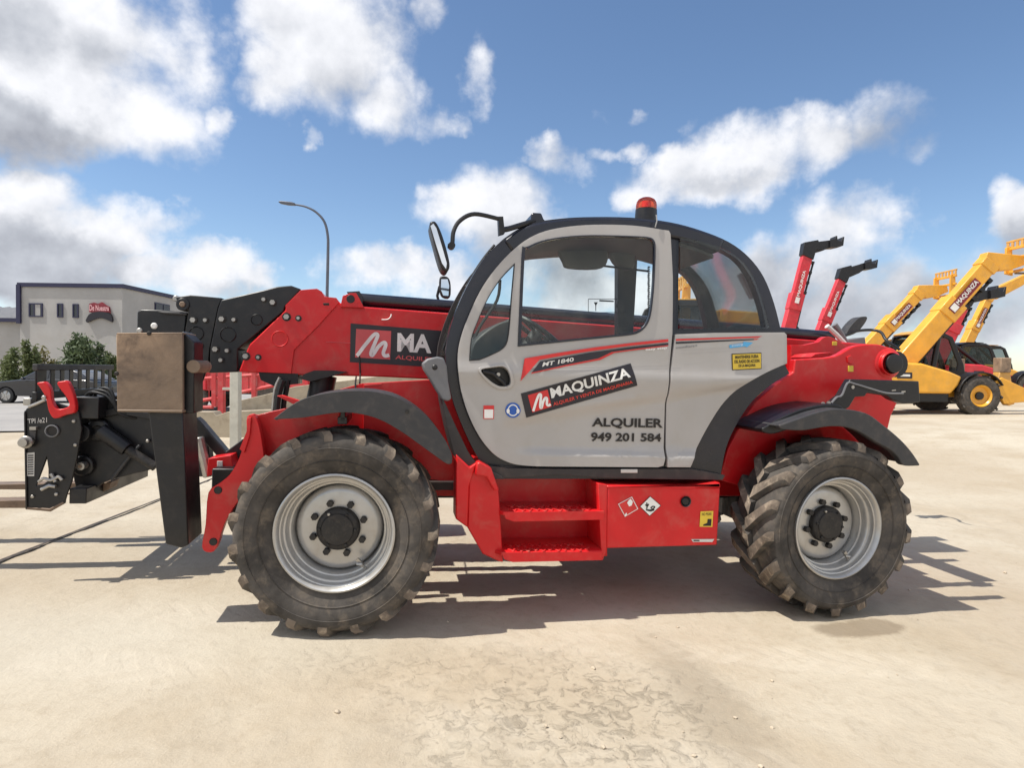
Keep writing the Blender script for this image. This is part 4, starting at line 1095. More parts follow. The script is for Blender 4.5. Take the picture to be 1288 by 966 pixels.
pts = [(107, 404), (113, 396), (112, 382), (118, 380.5), (123, 382), (128, 380), (133, 384), (137, 386), (138, 394), (142, 404), (138, 403), (125, 400), (111, 403)]
q.prism([rel(W(x, y, Yw - .2)) for x, y in pts], (0, .18, 0), 'signmaroon') if False else None
paint('signmaroon', (.22, .02, .035), .5)
q.prism([rel(W(x, y, Yw - .2)) for x, y in pts[2:9] + [(137.5, 392.5), (112, 392.5)]], (0, .18, 0), 'signmaroon')
q.prism([rel(W(x, y, Yw - .22)) for x, y in [tuple(p) for p in spl([(107.5, 403), (113, 394.5), (125, 391.8), (138, 394.5), (141, 402)], 4)] + [tuple(p) for p in spl([(140.5, 405), (125, 399.8), (109, 405.5)], 4)]], (0, .2, 0), 'decalblack')
text_on(q, 'De Nuestra', [(112.5, 383), (137, 384.5), (137, 390.5), (112.5, 390.5)], 'sign_pink', lambda p: rel(W(p.x, p.y, Yw - .24)), .02) if False else None
paint('sign_pink', (.75, .42, .45), .5)
text_on(q, 'De Nuestra', [(112.5, 383), (137, 384.5), (137, 390.8), (112.5, 390.8)], 'sign_pink', lambda p: rel(W(p.x, p.y, Yw - .24)), .02)
q.build('sign', ware, 0, 0)
# lower annex with corrugated roof
za = W(0, 403, Yw + 2).z
anx = thing('annex', 'low pale annex with a grey corrugated roof left of the warehouse', 'building', None, Matrix.Translation((bl.x, Yw + 2, zb_)))
OA = V((bl.x, Yw + 2, zb_))
q = MB(); q.box((-10.1, 9, (za - zb_) / 2), (19.8, 18, za - zb_), 'render_wall'); q.build('wall', anx)
q = MB(); n_ = 60
vsl = []
for j, (y_, z_) in enumerate(((-.4, za - zb_ + .1), (9, za - zb_ + 2.0), (18, za - zb_ + .1))):
    for i in range(n_ + 1): vsl.append(V((-20 + 19.8 * i / n_, y_, z_ + .09 * math.sin(i * PI / 1.5))))
q.add(vsl, [[j * (n_ + 1) + i, j * (n_ + 1) + i + 1, (j + 1) * (n_ + 1) + i + 1, (j + 1) * (n_ + 1) + i] for j in range(2) for i in range(n_)], 'roof_grey')
q.box((-10.1, -.45, za - zb_ + .02), (19.8, .2, .35), 'navy'); q.build('roof', anx)

# shrubs in front of the warehouse
def leafy(root_name, label, x, y, hgt, wid, mat, nl, group, seed, cat='shrub', spike=1.):
    rnd = random.Random(seed); z0 = gz(x, y) - .1
    t = thing(root_name, label, cat, group, Matrix.Translation((x, y, z0)))
    q = MB()
    stems = []
    for i in range(7):
        a = rnd.uniform(0, 2 * PI); r_ = wid * rnd.uniform(.15, .45)
        tip = V((r_ * math.cos(a), r_ * math.sin(a), hgt * rnd.uniform(.6, 1.0) * (1 if r_ < wid * .3 else .85)))
        stems.append(tip); q.tube([V((0, 0, 0)) + V((tip.x * .2, tip.y * .2, 0)), V((tip.x * .6, tip.y * .6, tip.z * .5)), tip], .05, 'bark', 5, .012)
    q.build('trunk', t)
    q = MB()
    for k in range(nl):
        s_ = rnd.choice(stems); f_ = rnd.uniform(.12, 1.03) ** .7
        p = V((s_.x * (.3 + .7 * f_), s_.y * (.3 + .7 * f_), s_.z * f_)); sp = wid * .24 * (1.15 - .75 * f_ * spike)
        p += V((rnd.gauss(0, sp), rnd.gauss(0, sp), rnd.gauss(0, hgt * .045)))
        if p.z < .02: continue
        sz = rnd.uniform(.10, .2); d = V((rnd.gauss(0, 1), rnd.gauss(0, 1), rnd.gauss(.5, .8))).normalized(); e = d.cross(V((rnd.gauss(0, 1), rnd.gauss(0, 1), rnd.gauss(0, 1)))).normalized()
        q.add([p - d * sz, p + e * sz * .38, p + d * sz, p - e * sz * .38], [[0, 1, 2, 3]], mat)
    q.build('crown', t, 0, 0, weld=False)
SH = [(10, 440, 30, 'leaf_mid', 'low pale green shrub beside the road at the left edge'), (36, 427, 26, 'leaf_mid', 'twin tipped green shrub left of the big dark bush'), (62, 438, 34, 'leaf_dry', 'yellowish low shrub between two green shrubs'),
      (97, 416, 46, 'leaf_dark', 'largest dark green bush in front of the warehouse'), (118, 424, 30, 'leaf_dark', 'dark pointed bush right of the largest bush'), (136, 438, 22, 'leaf_mid', 'small green bush next to the rusty foot pad')]
for i, (px, pt, wpx, mt, lb_) in enumerate(SH):
    Y = 40 + (i % 3) * 1.5; p = W(px, pt, Y)
    leafy('shrub', lb_, p.x, Y, p.z - gz(p.x, Y) + .1, wpx / F * Y * .8, mt, 1500 if wpx < 40 else 2600, 'shrubs along the warehouse verge', 20 + i)
q = MB(); rnd = random.Random(4)
for k in range(9000):
    x = rnd.uniform(-36, -14); y = rnd.uniform(37, 42); z = gz(x, y); s_ = rnd.uniform(.12, .42)
    q.add([(x - .03, y, z), (x + .03, y, z), (x + rnd.gauss(0, .12), y + rnd.gauss(0, .1), z + s_)], [[0, 1, 2]], rnd.choice(('leaf_mid', 'leaf_dry', 'leaf_dry')))
o = q.build('grass', smooth=0, weld=False); o['kind'] = 'stuff'; o['label'] = 'dry grass verge below the shrubs'

# street lamp
YL = 29
lp = W(411.5, 366, YL); base = V((lp.x, YL, gz(lp.x, YL)))
lamp = thing('street_lamp', 'tall grey street lamp with a curved arm rising behind the boom', 'street lamp', None, Matrix.Translation(base))
q = MB()
q.tube([V((0, 0, 0))] + [W(x, y, YL) - base for x, y in [tuple(p) for p in spl([(411.5, 366), (412.5, 320), (412.3, 297), (408, 279), (398, 267), (385, 260), (371, 257)], 5)]], .075, 'lamp_steel', 10, .04)
q.cyl((0, 0, 0), (0, 0, .8), .13, 'lamp_steel', 12); q.build('pole', lamp)
q = MB(); q.prism([W(x, y, YL) - base + V((0, -.14, 0)) for x, y in ((351, 254), (354, 253), (368, 254.5), (372, 256), (371, 258), (362, 257.5), (352, 255.5))], (0, .28, 0), 'lamp_steel'); q.build('lamp_head', lamp, .03)

# parked car
Yc_ = 24.0
cw = W(7, 507, Yc_); cz = gz(cw.x + 1.4, Yc_)
k = (W(60, 462, Yc_).z - cz) / 1.46
carT = thing('parked_car', 'black saloon car parked on the road at the left edge', 'car', None, Matrix.Translation((cw.x, Yc_, cz)) @ Matrix.Scale(k, 4))
# local x: 0 at front axle, rear to +x ; width y 0..1.8
body = [(-.85, .32), (-.9, .55), (-.8, .72), (-.3, .86), (.45, .95), (1.9, 1.0), (3.1, .98), (3.55, .92), (3.62, .6), (3.55, .3)]
def arch(cx, r=.36): return [(cx + r * math.cos(a), .3 + r * math.sin(a)) for a in [PI - PI * i / 8 for i in range(9)]][::-1]
lowr = arch(2.68) + arch(0)
q = MB(); lp_ = [V((x, 0, z)) for x, z in body] + [V((x, 0, z)) for x, z in lowr]
q.prism(lp_, (0, 1.8, 0), 'car_black'); q.build('body', carT, .05, 40, 3)
gh = [(.42, .93), (1.15, 1.38), (1.6, 1.45), (2.3, 1.43), (2.8, 1.28), (3.3, .96)]
q = MB(); fr0 = [V((x, .05, z)) for x, z in gh]; bk0 = [V((x, 1.75, z)) for x, z in gh]
fr_t = [V((p.x, p.y + (p.z - .93) * .38, p.z)) for p in fr0]; bk_t = [V((p.x, p.y - (p.z - .93) * .38, p.z)) for p in bk0]
n_ = len(gh); q.add(fr_t + bk_t, [list(range(n_)), list(range(2 * n_ - 1, n_ - 1, -1))] + [[i, i + n_, (i + 1) % n_ + n_, (i + 1) % n_] for i in range(n_)], 'car_black'); q.build('roof', carT, .05, 40, 3)
def sidew(pts): 
    q = MB(); q.prism([V((x, .05 + (z - .93) * .38 - .012, z)) for x, z in pts], (0, .01, 0), 'car_glass'); return q.build('window', carT)
sidew([(.78, .99), (1.25, 1.33), (1.62, 1.37), (1.62, 1.0)]); sidew([(1.7, 1.0), (1.7, 1.37), (2.3, 1.35), (2.66, 1.2), (2.85, 1.01)])
q = MB(); a_, b_, c_, d_ = fr_t[0], fr_t[1], bk_t[1], bk_t[0]; o_ = V((-.012, 0, .014))
q.prism([a_.lerp(b_, .06).lerp(d_.lerp(c_, .06), .06) + o_, a_.lerp(b_, .92).lerp(d_.lerp(c_, .92), .06) + o_, a_.lerp(b_, .92).lerp(d_.lerp(c_, .92), .94) + o_, a_.lerp(b_, .06).lerp(d_.lerp(c_, .06), .94) + o_], (-.004, 0, .006), 'car_glass'); q.build('windscreen', carT)
for x in (0, 2.68):
    for y, sg in ((.0, 1), (1.8, -1)):
        q = MB(); q.lathe([(.2, -.01), (.24, -.012), (.30, .0), (.315, .03), (.315, .2), (.2, .2)], (x, y, .315), (0, sg, 0), 'hose', 28); w_ = q.build('wheel', carT)
        q = MB(); q.lathe([(.21, .0), (.2, .02), (.05, .0), (0, -.005)], (x, y, .315), (0, sg, 0), 'rim', 24)
        for i in range(5):
            g_ = 2 * PI * i / 5; q.box((x + .12 * math.cos(g_), y - sg * .0, .315 + .12 * math.sin(g_)), (.16, .02, .045), 'steel', Matrix.Rotation(-g_, 3, 'Y'))
        q.build('rim', w_)
q = MB(); q.box((.78, -.1, 1.0), (.1, .16, .1), 'car_black'); q.build('mirror', carT, .03)
q = MB()
for y in (.1, 1.45): q.box((-.84, y + .12, .66), (.1, .3, .12), 'lightgrey')
q.build('headlight', carT, .02)
q = MB()
for x in (1.5, 2.35): q.box((x, -.008, .86), (.16, .03, .03), 'car_black')
q.build('door_handle', carT, .008)

# concrete ramp wall, railings and post behind the boom
Yp = 12.0
paint('concrete', (.37, .315, .235), .9, dirt=(.17, .13, .09), dirt_amt=.6, dscale=2.2, bump=.004, bscale=12)
o3 = W(268, 560, Yp); ob = V((o3.x, Yp, gz(o3.x, Yp) - .2))
q = MB(); q.prism([W(x, y, Yp) - ob for x, y in ((170, 518), (268, 518), (272, 523), (286, 518), (330, 516), (470, 516), (470, 640), (170, 640))], (0, .3, 0), 'concrete')
cw_ = thing('ramp_wall', 'stained concrete retaining wall seen through the gap under the boom', 'wall', None, Matrix.Translation(ob))
q.build('low_wall', cw_, .01)
q = MB(); q.prism([W(x, y, Yp + .5) - ob for x, y in ((300, 504), (335, 496), (372, 486), (440, 478), (560, 462), (560, 640), (300, 640))], (0, 2.0, 0), 'concrete')
q.build('upper_wall', cw_, .01)
def gpole(q, px, py0, py1, Y, r_, m, o): q.box((W(px, (py0 + py1) / 2, Y) - o), (r_, r_, abs(W(px, py0, Y).z - W(px, py1, Y).z)), m)
Yr = 13.5; orr = V((W(260, 500, Yr).x, Yr, gz(-6, Yr)))
rail = thing('red_railing', 'faded red metal railing on the ramp behind the boom', 'railing', None, Matrix.Translation(orr))
q = MB()
for px in (231, 270, 320): gpole(q, px, 440, 512, Yr, .1, 'fence_red', orr)
gpole(q, 279, 430, 522, Yr - .4, .12, 'fence_red', orr); gpole(q, 253, 452, 512, Yr, .05, 'fence_red', orr); q.build('post', rail, .01)
q = MB()
for (a_, b_) in (((200, 452), (345, 448)), ((236, 512), (268, 512)), ((240, 506), (275, 500)), ((300, 494), (348, 484)), ((200, 480), (345, 470))):
    q.tube([W(a_[0], a_[1], Yr) - orr, W(b_[0], b_[1], Yr) - orr], .045, 'fence_red', 6)
q.build('rail', rail)
q = MB()
for i in range(15): 
    q.tube([W(203 + i * 10, 452, Yr + .1) - orr, W(203 + i * 10, 505 - max(0, i - 7) * 2.5, Yr + .1) - orr], .012, 'fence_red', 5)
q.build('mesh_bars', rail)
orp = W(297, 500, 10.5); orp.z = gz(orp.x, 10.5)
q = MB()
pst = thing('white_post', 'cream painted square post standing before the concrete wall', 'post', None, Matrix.Translation(orp))
a_ = W(290, 440, 10.5) - orp; wv = W(302, 470, 10.5).x - W(291, 470, 10.5).x
q.box((W(296.5, 500, 10.5).x - orp.x, 0, (a_.z) / 2), (wv, .14, a_.z), 'pole_white'); q.build('main_post', pst, .01)
q = MB(); q.box((W(289, 500, 10.5).x - orp.x, .1, a_.z * .5), (.05, .05, a_.z), 'pole_white'); q.box((W(287, 500, 10.5).x - orp.x, .02, W(287, 489, 10.5).z - orp.z), (.18, .08, .04), 'pole_white'); q.build('latch_bar', pst)
# red trailer body behind the railing
ot = W(300, 480, 19); ot.z = gz(ot.x, 19)
tr = thing('red_trailer', 'red box trailer standing behind the red railing under the boom', 'trailer', None, Matrix.Translation(ot))
zz = lambda py: W(300, py, 19).z - ot.z
q = MB(); q.box((-.3, 1, (zz(452) + zz(492)) / 2), (5.0, 1.9, zz(452) - zz(492)), 'fence_red')
for i in range(7): q.box((-2.6 + i * .78, .02, (zz(452) + zz(492)) / 2), (.09, .08, zz(452) - zz(492) - .04), 'far_red')
q.build('box_body', tr, .02)
q = MB(); q.box((-.3, 1, zz(494)), (5.2, .9, .14), 'black'); q.build('frame', tr)
for x in (-1.4, .9):
    for y in (.12, 1.88):
        q = MB(); q.lathe([(.0, -.1), (.18, -.1), (.38, -.12), (.42, -.08), (.42, .08), (.38, .12), (0, .1)], (x, y, .42), (0, 1, 0), 'rubber', 24); q.build('wheel', tr)

# ================================================================== RIGHT BACKGROUND: other machines
def machine(label, Y, piv, ang, blen, col, seat, group, yaw=0., scale=1., bw=.52, head='carriage', face=1, headang=None, hl=1.1, decal=True, board=True, pivx=.2, pivz=1.75, wheelrim=None, stab=False, fwd=0.):
    """A telehandler seen from its engine side; x forward, y away, z up."""
    wp = W(piv[0], piv[1], Y)
    yw = yaw if face == 1 else PI - yaw
    Rz = Matrix.Rotation(yw, 4, 'Z')
    p0 = Rz @ V((pivx * scale, 1.1 * scale if face == 1 else 1.1 * scale, 0))
    org = V((wp.x - p0.x, Y - p0.y, 0)); org.z = gz(org.x, org.y)
    pz = (wp.z - org.z) / scale
    if pivz: pz = pivz
    t = thing('telehandler', label, 'telehandler', group, Matrix.Translation(org) @ Rz @ Matrix.Scale(scale, 4))
    rimc = wheelrim or col
    # chassis
    q = MB()
    q.prism([V((-.9, .55, .55)), V((-.9, .55, 1.15)), V((-.5, .55, 1.5)), V((.6, .55, 1.2)), V((3.6, .55, .95)), V((3.6, .55, .5))], (0, 1.2, 0), col)
    q.box((1.35, .5, .62), (1.5, .6, .5), 'black'); q.build('chassis', t, .02)
    q = MB()
    fh = V((fwd * .45, 0, 0))
    q.prism([V(p_) + (fh if p_[0] > .5 else V((0, 0, 0))) for p_ in ((-.35, .08, .85), (-.4, .08, 1.2), (.1, .08, 1.5), (.9, .08, 1.47), (1.7, .08, 1.25), (2.05, .08, 1.1), (1.95, .08, .85), (1.75, .08, .62), (.6, .08, .62))], (0, .75, 0), col)
    hood = q.build('engine_hood', t, .06, seg=3)
    q = MB(); q.box((.75, .074, 1.12), (.42, .012, .17), 'decalblack'); q.box((.75, .067, 1.12), (.3, .006, .06), 'white'); q.build('label', hood)
    # cab
    q = MB()
    cabp = [(x_ + fwd, z_) for x_, z_ in [(.75, .85), (.7, 1.6), (.95, 2.33), (1.2, 2.42), (2.0, 2.42), (2.25, 2.3), (2.6, 1.5), (2.7, 1.0), (2.5, .85)]]
    win = [(x_ + fwd, z_) for x_, z_ in [(.86, 1.5), (1.03, 2.22), (1.25, 2.3), (1.95, 2.3), (2.13, 2.22), (2.42, 1.5), (2.4, 1.3), (.9, 1.3)]]
    for y in (1.38, 2.2): q.holed([[V((x, y, z)) for x, z in cabp], [V((x, y, z)) for x, z in win]], (0, .06, 0), 'black')
    q.prism([V((x + fwd, 1.42, z)) for x, z in ((.93, 2.30), (1.2, 2.40), (2.0, 2.40), (2.24, 2.28), (2.0, 2.33), (1.2, 2.33))], (0, .8, 0), 'black')
    q.box((1.7 + fwd, 1.82, 1.0), (1.8, .8, .3), 'black')
    cb = q.build('cab', t, .02)
    q = MB(); q.prism([V((x, 1.40, z)) for x, z in win], (0, .01, 0), 'glass_far'); q.build('window', cb); q = MB(); q.prism([V((x, 2.22, z)) for x, z in win], (0, .01, 0), 'glass_far'); q.build('window', cb)
    q = MB(); q.box((1.35 + fwd, 1.82, 1.4), (.5, .5, .14), 'seat_fabric'); q.box((1.12 + fwd, 1.82, 1.72), (.13, .48, .62), 'seat_fabric'); q.build('seat', cb, .04)
    q = MB(); q.prism([V((x + fwd, 1.38, z + .012)) for x, z in ((.95, 2.33), (1.2, 2.42), (1.9, 2.42), (1.9, 2.45), (1.18, 2.46), (.9, 2.36))], (0, .8, 0), seat); q.build('roof_cap', cb, .01)
    # wheels
    for x in (0., 2.9):
        for y, sg in ((0, 1), (2.3, -1)):
            q = MB(); q.lathe([(.30, .05), (.33, .02), (.45, .0), (.53, .03), (.565, .06), (.57, .3), (.53, .37), (.3, .36)], (x, y, .57), (0, sg, 0), 'rubber', 40)
            for i in range(20):
                g_ = 2 * PI * i / 20; e_ = Matrix.Rotation(-g_, 3, 'Y')
                q.box(V((x, y + sg * (.1 + .2 * (i % 2)), .57)) + e_ @ V((.575, 0, 0)), (.04, .2, .06), 'rubber', e_ @ Matrix.Rotation(.5 * (-1) ** i, 3, 'X'))
            w_ = q.build('wheel', t)
            q = MB(); q.lathe([(.31, .03), (.30, .02), (.27, .05), (.24, .12), (.2, .13), (.1, .13)], (x, y, .57), (0, sg, 0), rimc, 32); q.build('rim', w_)
            q = MB(); q.lathe([(.12, .14), (.11, .08), (0, .07)], (x, y, .57), (0, sg, 0), 'hub', 20); q.build('hub', w_)
    # mudguard, stabiliser
    q = MB()
    ar = [(2.9 + .68 * math.cos(a), .57 + .68 * math.sin(a)) for a in [PI * .95 - PI * .8 * i / 10 for i in range(11)]]
    q.prism([V((x, 0, z)) for x, z in ar] + [V((2.9 + (x - 2.9) * .95, 0, .57 + (z - .57) * .95)) for x, z in ar[::-1]], (0, .42, 0), 'black'); q.build('fender', t, .01)
    for y in ((.1, 1.9) if stab else ()):
        q = MB(); q.prism([V((3.45, y, 1.25)), V((3.75, y, 1.25)), V((3.9, y, .35)), V((3.75, y, .3)), V((3.35, y, .8))], (0, .25, 0), seat); q.prism([V((3.25, y - .02, .95)), V((3.5, y - .02, 1.1)), V((4.3, y - .02, .75)), V((4.5, y - .02, .45)), V((3.6, y - .02, .35))], (0, .12, 0), col)
        sb = q.build('stabiliser', t, .02)
        q = MB(); q.box((3.6, y + .12, 1.45), (.3, .3, .42), 'rusty'); q.build('foot_pad', sb, .02)
    # boom
    A = math.radians(ang)
    d = V((math.cos(A), 0, math.sin(A))); nn = V((-d.z, 0, d.x)); P0 = V((pivx, .92, pz))
    def bp_(u, v, y=0): return P0 + d * u + nn * v + V((0, y, 0))
    q = MB(); h_ = bw / 2
    q.prism([bp_(-.5, -h_), bp_(-.5, h_ * .9), bp_(0, h_), bp_(blen * .6, h_), bp_(blen * .6, -h_), bp_(.4, -h_ * 1.05)], (0, .42, 0), col)
    q.prism([bp_(blen * .45, -h_ * 1.12, -.03), bp_(blen * .45, h_ * 1.1, -.03), bp_(blen * .6, h_ * 1.12, -.03), bp_(blen * .6, -h_ * 1.12, -.03)], (0, .48, 0), col)
    bm_ = q.build('boom', t, .03)
    q = MB()
    q.prism([bp_(blen * .6, -h_ * .84, .04), bp_(blen * .6, h_ * .84, .04), bp_(blen * .97, h_ * .84, .04), bp_(blen * .97, -h_ * .84, .04)], (0, .34, 0), col)
    q.prism([bp_(blen * .93, -h_ * .95, .02), bp_(blen * .93, h_ * .95, .02), bp_(blen, h_ * .95, .02), bp_(blen * 1.0, -h_ * .95, .02)], (0, .38, 0), col)
    q.build('boom_extension', bm_, .02)
    q = MB(); q.tube([bp_(.2, -h_ - .09, .2), bp_(blen * .5, -h_ - .07, .2), bp_(blen * .9, -h_ - .1, .2)], .05, 'hose', 8)
    for i in range(4): q.box(bp_(blen * (.62 + .09 * i), -h_ - .05, .2), (.12, .2, .14), 'black', Matrix.Rotation(-A, 3, 'Y'))
    q.build('hoses', bm_)
    q = MB(); q.cyl(bp_(blen * .32, -h_ - .04, .2), V((2.2, 1.12, 1.0)), .075, 'black', 12); q.build('lift_cylinder', bm_)
    q = MB()
    if decal:
        u0_, u1_ = blen * .50 if blen > 3 else .8, blen * .88
        dl = blen * .28; u0_ = blen * .5; u1_ = u0_ + dl * (1.1)
        s_ = -.036
        pt = lambda u, v: bp_(u, v, s_)
        qd = [pt(u0_, h_ * .5), pt(u1_, h_ * .5), pt(u1_, -h_ * .42), pt(u0_, -h_ * .42)]
        if face == -1: pass
        ln = lambda p: p + V((0, -.012, 0))
        if board: quad_on(q, qd, 'signmaroon', lambda p: p, 2, 2)
        quad_on(q, [bil(qd, .03, .9), bil(qd, .2, .9), bil(qd, .2, .1), bil(qd, .03, .1)], 'white', ln, 1, 1)
        stroke = [bil(qd, .04 + .15 * u, .1 + .8 * v) for u, v in SWOOSH]
        text_on(q, 'MAQUINZA', [bil(qd, .23, .85), bil(qd, .97, .85), bil(qd, .97, .22), bil(qd, .23, .22)], 'white', ln, .03)
        q.build('company_sticker', bm_, 0, 0, weld=False)
    # gooseneck head
    B = math.radians(ang - 70 if headang is None else headang); e = V((math.cos(B), 0, math.sin(B))); en = V((-e.z, 0, e.x))
    Q0 = bp_(blen, 0, .06); hm = col if head == 'carriage' else 'black'
    q = MB()
    q.prism([bp_(blen * .985, -h_ * .9, .04), bp_(blen * .985, h_ * .9, .04), bp_(blen + .12, h_ * 1.15, .04), Q0 + e * .35 + en * .24, Q0 + e * hl + en * .16, Q0 + e * (hl + .05) - en * .1, Q0 + e * (hl * .6) - en * .24, Q0 + e * .2 - en * .26], (0, .32, 0), hm)
    if head != 'carriage': q.prism([bp_(blen * .91, -h_ * 1.0, .0), bp_(blen * .93, h_ * 1.05, .0), bp_(blen + .2, h_ * 1.25, .0), Q0 + e * .45 + en * .3 - V((0, .06, 0)), Q0 + e * .5 - en * .2 - V((0, .06, 0)), bp_(blen, -h_ * 1.05, .0)], (0, .42, 0), 'black')
    hd_ = q.build('boom_head', bm_, .02)
    C0 = Q0 + e * hl
    q = MB()
    if head == 'carriage':
        for y in (-.35, .55): q.prism([C0 + V((-.12, y, -.3)), C0 + V((-.12, y, .5)), C0 + V((.05, y, .55)), C0 + V((.1, y, -.35))], (0, .08, 0), col)
        for z_ in (-.25, .15, .45): q.box(C0 + V((0, .13, z_)), (.08, 1.2, .08), col)
        for i in range(7): q.box(C0 + V((.02, -.4 + i * .18, .56)), (.04, .09, .2), seat)
        q.box(C0 + V((.02, .13, .68)), (.05, 1.2, .06), seat)
        for y in (-.15, .4): q.box(C0 + V((.55, y, -.3)), (1.0, .1, .05), 'fork_steel')
    else:
        q.prism([C0 + V((-.1, -.1, -.22)), C0 + V((-.1, -.1, .15)), C0 + V((.12, -.1, .2)), C0 + V((.16, -.1, .34)), C0 + V((.22, -.1, .34)), C0 + V((.24, -.1, .12)), C0 + V((.42, -.1, .08)), C0 + V((.5, -.1, .3)), C0 + V((.56, -.1, .3)), C0 + V((.52, -.1, -.12)), C0 + V((.2, -.1, -.2))], (0, .55, 0), 'black')
    q.build('carriage', t, .01)
    return t
GR = 'telehandlers parked at the back of the yard'
machine('red telehandler with the tallest near vertical boom, behind the grey cab', 30, (981, 470), 77, 5.5, 'far_red', 'black', GR, head='hitch', headang=14, hl=1.05, pivx=-.4, pivz=1.7, bw=.56, board=False)
machine('red telehandler with the shorter raised boom, second from the grey cab', 33, (1018, 470), 70, 4.9, 'far_red', 'black', GR, head='hitch', headang=22, hl=1.2, pivx=-.4, pivz=1.7, bw=.52, board=False)
machine('yellow telehandler with its boom half raised, left of the largest yellow boom', 24, (1080, 462), 48, 3.35, 'yellow', 'yellow_dusty', GR, headang=8, hl=1.0, pivx=-.3, pivz=1.75, bw=.47)
machine('nearest yellow telehandler with the largest raised boom and black cab', 18.6, (1136, 470), 50, 3.85, 'yellow', 'yellow_dusty', GR, headang=3, hl=.95, pivx=1.35, pivz=1.55, bw=.55, stab=True, fwd=.75)
machine('yellow telehandler with a slim steep boom at the right edge', 30, (1206, 462), 66, 3.3, 'yellow', 'yellow_dusty', GR, headang=28, hl=2.6, pivx=-.2, pivz=1.75, bw=.40)
machine('dark red telehandler half hidden behind the largest yellow boom', 27, (1176, 455), 66, 2.9, 'far_red', 'black', GR, head='hitch', headang=10, pivx=-.4, pivz=1.7, decal=False, bw=.7)
machine('yellow telehandler with a lowered level boom seen through the rear cab window', 20, (938, 406), 3, 1.15, 'yellow', 'yellow_dusty', GR, face=-1, headang=20, hl=.45, pivx=-.2, pivz=2.15, bw=.27, scale=1.36, decal=False, stab=False)

# ================================================================== SKY AND SUN
sunv = (ax * -.58 - ay * .045 + az).normalized()
elev = math.asin(sunv.z); azim = math.atan2(sunv.x, sunv.y)
sl = bpy.data.lights.new('sun', 'SUN'); sl.energy = 4.4; sl.angle = math.radians(.53); sl.color = (1, .95, .86)
so = bpy.data.objects.new('sun', sl); COL.objects.link(so); so.rotation_euler = (-sunv).to_track_quat('-Z', 'Y').to_euler()
wd = bpy.data.worlds.new('World'); S.world = wd; wd.use_nodes = True
nt = wd.node_tree; nt.nodes.clear(); h = N(nt)
out = h.n('ShaderNodeOutputWorld'); bg = h.n('ShaderNodeBackground')
sky = h.n('ShaderNodeTexSky', sky_type='NISHITA', sun_disc=False, sun_elevation=elev, sun_rotation=azim, altitude=600, air_density=1.0, dust_density=.5, ozone_density=1.6)
G = h.n('ShaderNodeTexCoord').outputs['Generated']
sx = h.n('ShaderNodeSeparateXYZ'); h.l(G, sx.inputs[0])
azn = h.m('ARCTAN2', sx.outputs[0], sx.outputs[1]); eln = h.m('ARCSINE', sx.outputs[2])
warp = h.n('ShaderNodeTexNoise'); warp.inputs['Scale'].default_value = 5.5; warp.inputs['Detail'].default_value = 6; warp.inputs['Roughness'].default_value = .6; h.l(G, warp.inputs['Vector'])
wsep = h.n('ShaderNodeSeparateXYZ'); h.l(warp.outputs['Color'], wsep.inputs[0])
WA = .17
azw = h.m('MULTIPLY_ADD', h.m('SUBTRACT', wsep.outputs[0], .5), WA, azn); elw = h.m('MULTIPLY_ADD', h.m('SUBTRACT', wsep.outputs[1], .5), WA * .8, eln)
def blobs(lst, first):
    acc = first
    for px, py, rx, ry, st_ in lst:
        d = ray(px, py).normalized(); a0 = math.atan2(d.x, d.y); e0 = math.asin(d.z)
        cs = 1 / (1 + ((px - 644) / F) ** 2)
        A_ = rx / F * cs * 1.15; E_ = ry / F * math.sqrt(cs) * 1.15
        u = h.m('MULTIPLY', h.m('SUBTRACT', azw, a0), 1 / A_); v = h.m('MULTIPLY', h.m('SUBTRACT', elw, e0), 1 / E_)
        r2 = h.m('ADD', h.m('MULTIPLY', u, u), h.m('MULTIPLY', v, v))
        k_ = h.m('SUBTRACT', st_, h.m('MULTIPLY', r2, max(st_, .8)))
        acc = k_ if acc is None else h.m('MAXIMUM', acc, k_)
    return acc
B1 = [(60, 50, 210, 115, 1), (190, 40, 85, 55, 1), (40, 165, 90, 55, 1), (120, 130, 110, 60, .9), (262, 145, 24, 26, .5), (215, 60, 60, 60, .9),
      (390, 25, 75, 45, .9), (430, 80, 100, 70, 1), (485, 125, 60, 48, .95), (350, 105, 50, 42, .8), (398, 182, 14, 14, .5), (595, 100, 26, 34, .5), (540, 150, 45, 18, .55), (530, 20, 30, 30, .3),
      (50, 275, 125, 55, 1), (140, 290, 105, 42, 1), (30, 340, 125, 50, 1), (205, 275, 48, 22, .7), (60, 240, 70, 30, .9),
      (235, 345, 105, 32, 1), (270, 330, 60, 28, 1), (320, 350, 40, 22, .9), (490, 345, 75, 30, 1), (570, 355, 65, 34, 1), (455, 338, 40, 16, .8), (610, 265, 80, 42, .75), (560, 240, 34, 16, .6), (645, 310, 60, 50, .8),
      (703, 207, 36, 24, .75), (745, 188, 34, 13, .45), (790, 182, 26, 13, .45), (860, 215, 80, 27, .85), (950, 198, 85, 38, .9), (1015, 182, 50, 36, .7), (805, 232, 40, 18, .6),
      (1110, 155, 95, 48, .12), (1165, 172, 50, 36, .16), (885, 160, 26, 22, .05), (745, 135, 30, 22, .08), (795, 142, 24, 14, .05),
      (1075, 295, 70, 50, .8), (1045, 340, 95, 60, .9), (1135, 290, 24, 30, .6), (1020, 385, 90, 60, .9), (1110, 385, 130, 60, .9), (1190, 400, 120, 50, .7),
      (1280, 278, 50, 42, .95), (1260, 340, 80, 50, .8), (1280, 390, 80, 40, .7), (700, 350, 90, 60, .9), (770, 372, 60, 28, 1), (930, 352, 90, 50, .85), (860, 380, 90, 40, .8)]
mask = blobs(B1, None)
